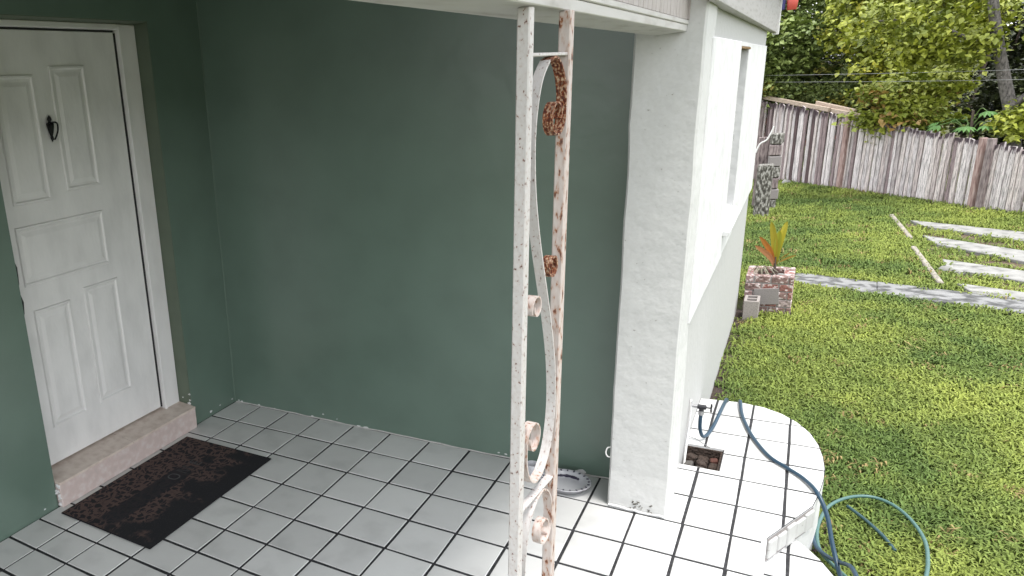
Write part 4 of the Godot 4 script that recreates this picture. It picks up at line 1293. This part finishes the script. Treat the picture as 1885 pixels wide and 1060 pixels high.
func faucet_and_hoses() -> void:
	var o := thing("garden_faucet", "dark garden faucet sticking out of the white wall", "faucet", Vector3(2.583, 0.2, -0.62))
	var b := MB.new()
	b.tube(PackedVector3Array([Vector3(-0.01, 0, 0), Vector3(0.035, 0, 0)]), 0.0085, 10)
	part("supply_pipe", b.mesh(), M.metal, o)
	var c := MB.new()
	c.tube(PackedVector3Array([Vector3(0.033, 0, 0), Vector3(0.036, 0, 0), Vector3(0.07, 0, 0), Vector3(0.073, 0, 0)]), [0.009, 0.013, 0.013, 0.009], 10)
	c.tube(PackedVector3Array([Vector3(0.052, -0.002, 0), Vector3(0.052, -0.026, 0)]), 0.011, 10)
	part("valve_body", c.mesh(), M.brass, o)
	var s := MB.new()
	s.tube(PackedVector3Array([Vector3(0.073, 0, 0), Vector3(0.096, 0, 0)]), 0.004, 8)
	for k in 4:
		var a := PI * 0.5 * k + 0.15
		s.tube(PackedVector3Array([Vector3(0.094, 0, 0), Vector3(0.094, cos(a) * 0.024, sin(a) * 0.024)]), 0.0042, 6)
	part("handle", s.mesh(), M.brass, o)
	var cp := MB.new()
	cp.tube(PackedVector3Array([Vector3(0.052, -0.022, 0), Vector3(0.052, -0.044, 0)]), 0.0125, 12)
	part("hose_coupling", cp.mesh(), M.metal, o)
	# blue hose: from the faucet down, over the back edge, round behind and back across the patio
	var h := MB.new()
	h.tube(smooth_path([Vector3(2.635, 0.16, -0.62), Vector3(2.634, 0.12, -0.62), Vector3(2.637, 0.07, -0.625), Vector3(2.65, 0.026, -0.64), Vector3(2.668, 0.024, -0.68), Vector3(2.688, 0.05, -0.76), Vector3(2.703, 0.075, -0.9), Vector3(2.71, 0.06, -1.08), Vector3(2.712, 0.016, -1.24), Vector3(2.715, -0.1, -1.31), Vector3(2.73, -0.24, -1.36), Vector3(2.76, -0.24, -1.37), Vector3(2.775, -0.12, -1.33), Vector3(2.775, 0.014, -1.255), Vector3(2.79, 0.012, -1.1), Vector3(2.81, 0.011, -0.98), Vector3(2.86, 0.011, -0.77), Vector3(2.936, 0.011, -0.565), Vector3(3.013, 0.011, -0.462), Vector3(3.075, 0.012, -0.375), Vector3(3.125, 0.008, -0.26), Vector3(3.165, -0.06, -0.19), Vector3(3.19, -0.15, -0.13), Vector3(3.215, -0.22, -0.06), Vector3(3.235, -0.255, 0.03), Vector3(3.262, -0.265, 0.2), Vector3(3.3, -0.27, 0.6)], 7), 0.0088, 12)
	one("blue_hose", h.mesh(), M.hose_blue, "dark blue garden hose running from the faucet across the white tiles", "hose")
	var g := MB.new()
	g.tube(smooth_path([Vector3(3.262, -0.255, -0.02), Vector3(3.2, -0.262, -0.14), Vector3(3.16, -0.262, -0.24), Vector3(3.15, -0.258, -0.38), Vector3(3.163, -0.255, -0.52), Vector3(3.2, -0.25, -0.675), Vector3(3.271, -0.245, -0.79), Vector3(3.356, -0.242, -0.84), Vector3(3.435, -0.245, -0.805), Vector3(3.495, -0.25, -0.69), Vector3(3.53, -0.255, -0.52), Vector3(3.525, -0.258, -0.33), Vector3(3.50, -0.26, -0.15), Vector3(3.46, -0.262, 0.1), Vector3(3.4, -0.265, 0.4)], 7), 0.0078, 12)
	one("teal_hose", g.mesh(), M.hose_teal, "faded teal hose lying in a wide loop on the grass", "hose")
	var k := MB.new()
	k.tube(smooth_path([Vector3(3.142, -0.26, -0.47), Vector3(3.136, -0.262, -0.36), Vector3(3.15, -0.26, -0.25), Vector3(3.19, -0.235, -0.14), Vector3(3.225, -0.2, -0.06), Vector3(3.255, -0.15, 0.06), Vector3(3.275, -0.14, 0.3), Vector3(3.28, -0.2, 0.7)], 7), 0.0088, 12)
	one("short_hose", k.mesh(), M.hose_blue, "blue hose end curving past the lower step edge", "hose")
	var e := MB.new()
	e.tube(smooth_path([Vector3(3.27, -0.268, -0.74), Vector3(3.328, -0.268, -0.64), Vector3(3.36, -0.266, -0.57), Vector3(3.39, -0.27, -0.51), Vector3(3.43, -0.285, -0.42)], 6), 0.0078, 10)
	one("buried_hose", e.mesh(), M.hose_green, "piece of green hose half buried in the grass inside the loop", "hose")
	# white pipe and thin cables beside the faucet
	var p := MB.new()
	p.tube(smooth_path([Vector3(2.588, 0.25, -0.58), Vector3(2.592, 0.2, -0.56), Vector3(2.593, 0.05, -0.5), Vector3(2.594, -0.07, -0.44)], 5), 0.0055, 9)
	one("white_pipe", p.mesh(), M.pvc, "thin white pipe running down the wall into the broken tile hole", "pipe")
	var w := MB.new()
	w.tube(smooth_path([Vector3(2.604, 0.11, -0.3), Vector3(2.6, 0.18, -0.46), Vector3(2.596, 0.24, -0.56), Vector3(2.589, 0.235, -0.6)], 5), 0.0022, 6)
	one("wall_cable", w.mesh(), M.metal, "thin grey cable looped from the pillar side to the faucet pipe", "cable")
	var w2 := MB.new()
	w2.tube(smooth_path([Vector3(2.59, 0.012, -0.64), Vector3(2.63, 0.006, -0.63), Vector3(2.665, 0.004, -0.59), Vector3(2.69, 0.003, -0.565)], 5), 0.002, 6)
	one("floor_cable", w2.mesh(), M.metal, "thin grey cable lying on the tiles under the faucet hose", "cable")

func drain() -> void:
	var o := thing("broken_tile_hole", "square hole in the tiles showing dark broken bricks by the wall", "hole", Vector3(2.665, -0.1, -0.447))
	var b := MB.new()
	b.box(Vector3(-0.09, -0.06, -0.13), Vector3(0.086, -0.03, 0.128))
	part("bottom", b.mesh(), M.soil, o)
	var ln := MB.new()
	ln.box(Vector3(-0.084, -0.05, -0.1275), Vector3(0.0845, 0.088, -0.118))
	ln.box(Vector3(0.075, -0.05, -0.117), Vector3(0.0845, 0.087, 0.117))
	ln.box(Vector3(-0.084, -0.05, 0.118), Vector3(0.0845, 0.088, 0.1265))
	part("lining", ln.mesh(), M.soil, o)
	for k in 9:
		var c := MB.new()
		var i := k % 3
		var j := k / 3
		c.obox(Transform3D(Basis.from_euler(Vector3(rng.randf_range(-0.25, 0.25), rng.randf_range(-0.3, 0.3), rng.randf_range(-0.25, 0.25))), Vector3(-0.05 + i * 0.052, 0.03 + rng.randf_range(-0.012, 0.014), -0.085 + j * 0.082)), Vector3(0.023, 0.026, 0.034) * rng.randf_range(0.8, 1.05), 0.006)
		part("broken_brick", c.mesh(), [M.soil, M.soil, tri(plain(lin(0.15, 0.06, 0.045), 0.95), M.soil.albedo_texture, Vector3(5, 5, 5)), tri(plain(lin(0.13, 0.12, 0.11), 0.95), M.soil.albedo_texture, Vector3(5, 5, 5))][k % 4], o)

func planter() -> void:
	var o := thing("brick_planter", "square brick planter with flaking pink and white paint by the wall", "planter", Vector3(2.795, GROUND - 0.01, -4.56))
	var hx := 0.175
	var hz := 0.21
	var core := MB.new()
	for s in [-1.0, 1.0]:
		core.box(Vector3(-hx + 0.006, 0, s * (hz - 0.04) - 0.034), Vector3(hx - 0.006, 0.352, s * (hz - 0.04) + 0.034))
		core.box(Vector3(s * (hx - 0.04) - 0.034, 0, -hz + 0.08), Vector3(s * (hx - 0.04) + 0.034, 0.352, hz - 0.08))
	part("mortar", core.mesh(), M.mortar, o)
	for row in 5:
		var y := 0.006 + row * 0.072
		for face in 4:
			var along := hx if face < 2 else hz - 0.0805
			var u := -along - (0.06 if row % 2 == 0 else 0.0)
			while u < along - 0.01:
				var u0 := maxf(u, -along)
				var u1 := minf(u + 0.118, along)
				u += 0.125
				if u1 - u0 < 0.02: continue
				var c := MB.new()
				var dep := 0.04 + rng.randf_range(-0.003, 0.003)
				var mid := (u0 + u1) * 0.5
				var at := Vector3(mid, y + 0.032, (hz - 0.04) * (1.0 if face == 0 else -1.0)) if face < 2 else Vector3((hx - 0.04) * (1.0 if face == 2 else -1.0), y + 0.032, mid)
				var h := Vector3((u1 - u0) * 0.5, 0.032, dep) if face < 2 else Vector3(dep, 0.032, (u1 - u0) * 0.5)
				c.obox(Transform3D(Basis.from_euler(Vector3(0, rng.randf_range(-0.02, 0.02), rng.randf_range(-0.015, 0.015))), at), h, 0.006)
				part("brick", c.mesh(), M.bricks[rng.randi() % 4], o)
	var pl := MB.new()
	pl.obox(Transform3D(Basis(Vector3.BACK, 0.1), Vector3(-0.01, 0.17, hz + 0.003)), Vector3(0.09, 0.075, 0.006), 0.003)
	part("plaster_patch", pl.mesh(), M.mortar, o)
	var so := MB.new()
	so.box(Vector3(-hx + 0.07, 0.1, -hz + 0.07), Vector3(hx - 0.07, 0.315, hz - 0.07), 0.02)
	part("soil", so.mesh(), M.soil, o)
	# orange and yellow strap leaved plant
	var t := thing("orange_leaf_plant", "upright plant with orange and yellow leaves in the brick planter", "plant", Vector3(2.815, 0.0, -4.58))
	var st := MB.new()
	st.tube(smooth_path([Vector3(0, 0, 0), Vector3(0.004, 0.08, 0), Vector3(0, 0.17, 0)], 3), [0.012, 0.012, 0.011, 0.011, 0.01, 0.009, 0.009], 7)
	part("stem", st.mesh(), M.twig, t)
	var LV := [[-0.06, 0.50, 0.02, Color(0.40, 0.33, 0.03)], [0.055, 0.50, -0.01, Color(0.44, 0.38, 0.04)], [0.01, 0.42, 0.03, Color(0.36, 0.36, 0.03)], [-0.135, 0.36, 0.03, Color(0.50, 0.20, 0.05)], [-0.16, 0.28, 0.05, Color(0.56, 0.25, 0.12)], [0.10, 0.22, 0.05, Color(0.46, 0.24, 0.04)], [0.15, 0.19, 0.0, Color(0.42, 0.27, 0.06)], [0.02, 0.33, -0.08, Color(0.3, 0.3, 0.03)]]
	for q in LV:
		var c := MB.new()
		c.col = q[3]
		var tip := Vector3(q[0], q[1], q[2])
		var pts := smooth_path([Vector3(0, 0.08, 0), Vector3(q[0] * 0.25, lerpf(0.08, q[1], 0.45), q[2] * 0.3), Vector3(q[0] * 0.75, lerpf(0.08, q[1], 0.85), q[2] * 0.8), tip], 4)
		var m := pts.size()
		for i in m - 1:
			var wa := 0.027 * sin(PI * clampf(0.12 + 0.88 * i / (m - 1.0), 0.0, 1.0))
			var wb := 0.027 * sin(PI * clampf(0.12 + 0.88 * (i + 1) / (m - 1.0), 0.0, 1.0))
			var side := Vector3(1, -0.15 * signf(q[0]), 0.35).normalized() if absf(q[0]) < 0.1 else Vector3(0.5, 0.75, 0.4).normalized()
			var up := Vector3(0, 0, 0.006)
			c.quad(pts[i] - side * wa, pts[i] - up, pts[i + 1] - up, pts[i + 1] - side * wb)
			c.quad(pts[i] - up, pts[i] + side * wa, pts[i + 1] + side * wb, pts[i + 1] - up)
		part("leaf", c.mesh(), M.leaf, t)
	var dg := thing("dry_strap_plant", "dead grey strap leaves drooping over the planter soil", "plant", Vector3(2.72, 0.0, -4.52))
	for k in 16:
		var a := rng.randf() * TAU
		var c := MB.new()
		var l := rng.randf_range(0.07, 0.13)
		c.tube(smooth_path([Vector3(0, 0.0, 0), Vector3(cos(a) * l * 0.4, 0.06 + rng.randf() * 0.03, sin(a) * l * 0.4), Vector3(cos(a) * l, rng.randf_range(0.0, 0.04), sin(a) * l)], 4), 0.004, 5)
		part("strap_leaf", c.mesh(), plain(lin(0.27, 0.25, 0.19), 0.9), dg)
	var rk := MB.new()
	rk.lathe(Vector3(2.87, 0.012, -4.45), PackedVector2Array([Vector2(0.0005, 0.035), Vector2(0.02, 0.032), Vector2(0.034, 0.016), Vector2(0.03, 0.0), Vector2(0.0005, -0.004)]), 12, 0.12, 3)
	one("grey_stone", rk.mesh(), M.concrete_b, "rounded pale grey stone on the planter soil", "stone")
	# concrete block standing in front
	var cb := thing("concrete_block", "small grey concrete block with two holes, standing against the planter", "concrete block", Vector3(2.69, GROUND - 0.02, -4.18))
	var b := MB.new()
	var w := 0.055
	var d := 0.11
	var hh := 0.2
	b.box(Vector3(-w, 0, -d), Vector3(w, hh, -d + 0.02), 0.003)
	b.box(Vector3(-w, 0, d - 0.02), Vector3(w, hh, d), 0.003)
	b.box(Vector3(-w, 0, -d + 0.02), Vector3(-w + 0.02, hh - 0.001, d - 0.02))
	b.box(Vector3(w - 0.02, 0, -d + 0.02), Vector3(w, hh - 0.001, d - 0.02))
	b.box(Vector3(-w + 0.02, 0, -0.011), Vector3(w - 0.02, hh - 0.002, 0.011))
	b.box(Vector3(-w + 0.02, 0, -d + 0.02), Vector3(w - 0.02, 0.1, d - 0.02))
	part("block", b.mesh(), tri(plain(lin(0.33, 0.295, 0.28), 0.95), M.mortar.albedo_texture, Vector3(2, 2, 2)), cb)

func yard_things() -> void:
	# mottled old post beyond the wing, with a stack of blocks behind it
	var b := MB.new()
	b.box(Vector3(2.42, GROUND - 0.05, -9.75), Vector3(2.605, 0.45, -9.55), 0.012)
	one("old_concrete_post", b.mesh(), M.mossy, "mottled grey and white concrete post beyond the house corner", "post")
	var s := thing("block_stack", "stack of old brown blocks behind the mottled concrete post", "stack of blocks", Vector3(2.59, GROUND, -10.3))
	for k in 7:
		var c := MB.new()
		c.obox(Transform3D(Basis(Vector3.UP, rng.randf_range(-0.12, 0.12)), Vector3(rng.randf_range(-0.012, 0.012), 0.08 + k * 0.165, 0)), Vector3(0.075, 0.077, 0.1), 0.012)
		part("block", c.mesh(), [M.mossy, M.mortar, M.oldwood][k % 3], s)
	var w := MB.new()
	w.box(Vector3(2.36, GROUND - 0.05, -10.45), Vector3(2.5, 0.78, -10.4), 0.008)
	one("dark_board", w.mesh(), M.oldwood, "dark upright board left of the block stack", "board")
	var p := MB.new()
	p.tube(smooth_path([Vector3(2.38, 0.64, -9.5), Vector3(2.42, 0.76, -9.5), Vector3(2.49, 0.81, -9.5), Vector3(2.53, 0.9, -9.5), Vector3(2.56, 1.0, -9.5)], 5), 0.010, 8)
	one("bent_white_pipe", p.mesh(), M.pvc, "bent white pipe above the mottled concrete post", "pipe")
	var L := [[Vector3(3.943, GROUND + 0.02, -9.62), Vector3(4.016, GROUND + 0.02, -7.99), "farther white timber edging pole lying on the lawn"], [Vector3(4.0, GROUND + 0.02, -7.44), Vector3(4.063, GROUND + 0.02, -5.72), "nearer white timber edging pole lying on the lawn by the path"]]
	for q in L:
		var c := MB.new()
		var v: Vector3 = q[1] - q[0]
		var bx := v.normalized()
		var bz := bx.cross(Vector3.UP).normalized()
		c.obox(Transform3D(Basis(bx, Vector3.UP, bz), q[0] + v * 0.5), Vector3(v.length() * 0.5, 0.03, 0.022), 0.008)
		one("edging_pole", c.mesh(), M.tan if false else tri(plain(lin(0.38, 0.34, 0.29), 0.9), M.concrete_b.albedo_texture, Vector3(4, 4, 0.7)), q[2], "timber pole")
	for q in [[Vector3(4.15, GROUND + 0.03, -6.33), 0.055, "larger white stone between the concrete strips", 5], [Vector3(4.24, GROUND + 0.025, -6.25), 0.035, "smaller white stone beside the larger one between the strips", 4], [Vector3(2.72, GROUND + 0.03, -13.2), 0.07, "grey stone at the foot of the fence near the block stack", 3]]:
		var c := MB.new()
		var r: float = q[1]
		c.lathe(q[0], PackedVector2Array([Vector2(0.0005, r * 0.8), Vector2(r * 0.55, r * 0.72), Vector2(r * 0.95, r * 0.2), Vector2(r, -r * 0.3), Vector2(r * 0.8, -r * 0.8)]), 9, 0.14, q[3])
		one("stone", c.mesh(), M.concrete_b, q[2], "stone")
	# unidentified red and blue thing, given a bucket shape, past the eave corner
	var t := thing("red_blue_object", "red and dark blue object just past the eave corner", "unknown_object", Vector3(2.50, 2.57, -9.0))
	var a := MB.new()
	a.lathe(Vector3(0.12, 0, 0), PackedVector2Array([Vector2(0.0005, -0.07), Vector2(0.05, -0.068), Vector2(0.065, 0.09), Vector2(0.0005, 0.09)]), 16)
	part("red_body", a.mesh(), plain(lin(0.42, 0.06, 0.04), 0.5), t)
	var d := MB.new()
	d.box(Vector3(0.0, -0.06, -0.04), Vector3(0.05, 0.1, 0.04), 0.01)
	part("blue_body", d.mesh(), plain(lin(0.02, 0.02, 0.1), 0.5), t)
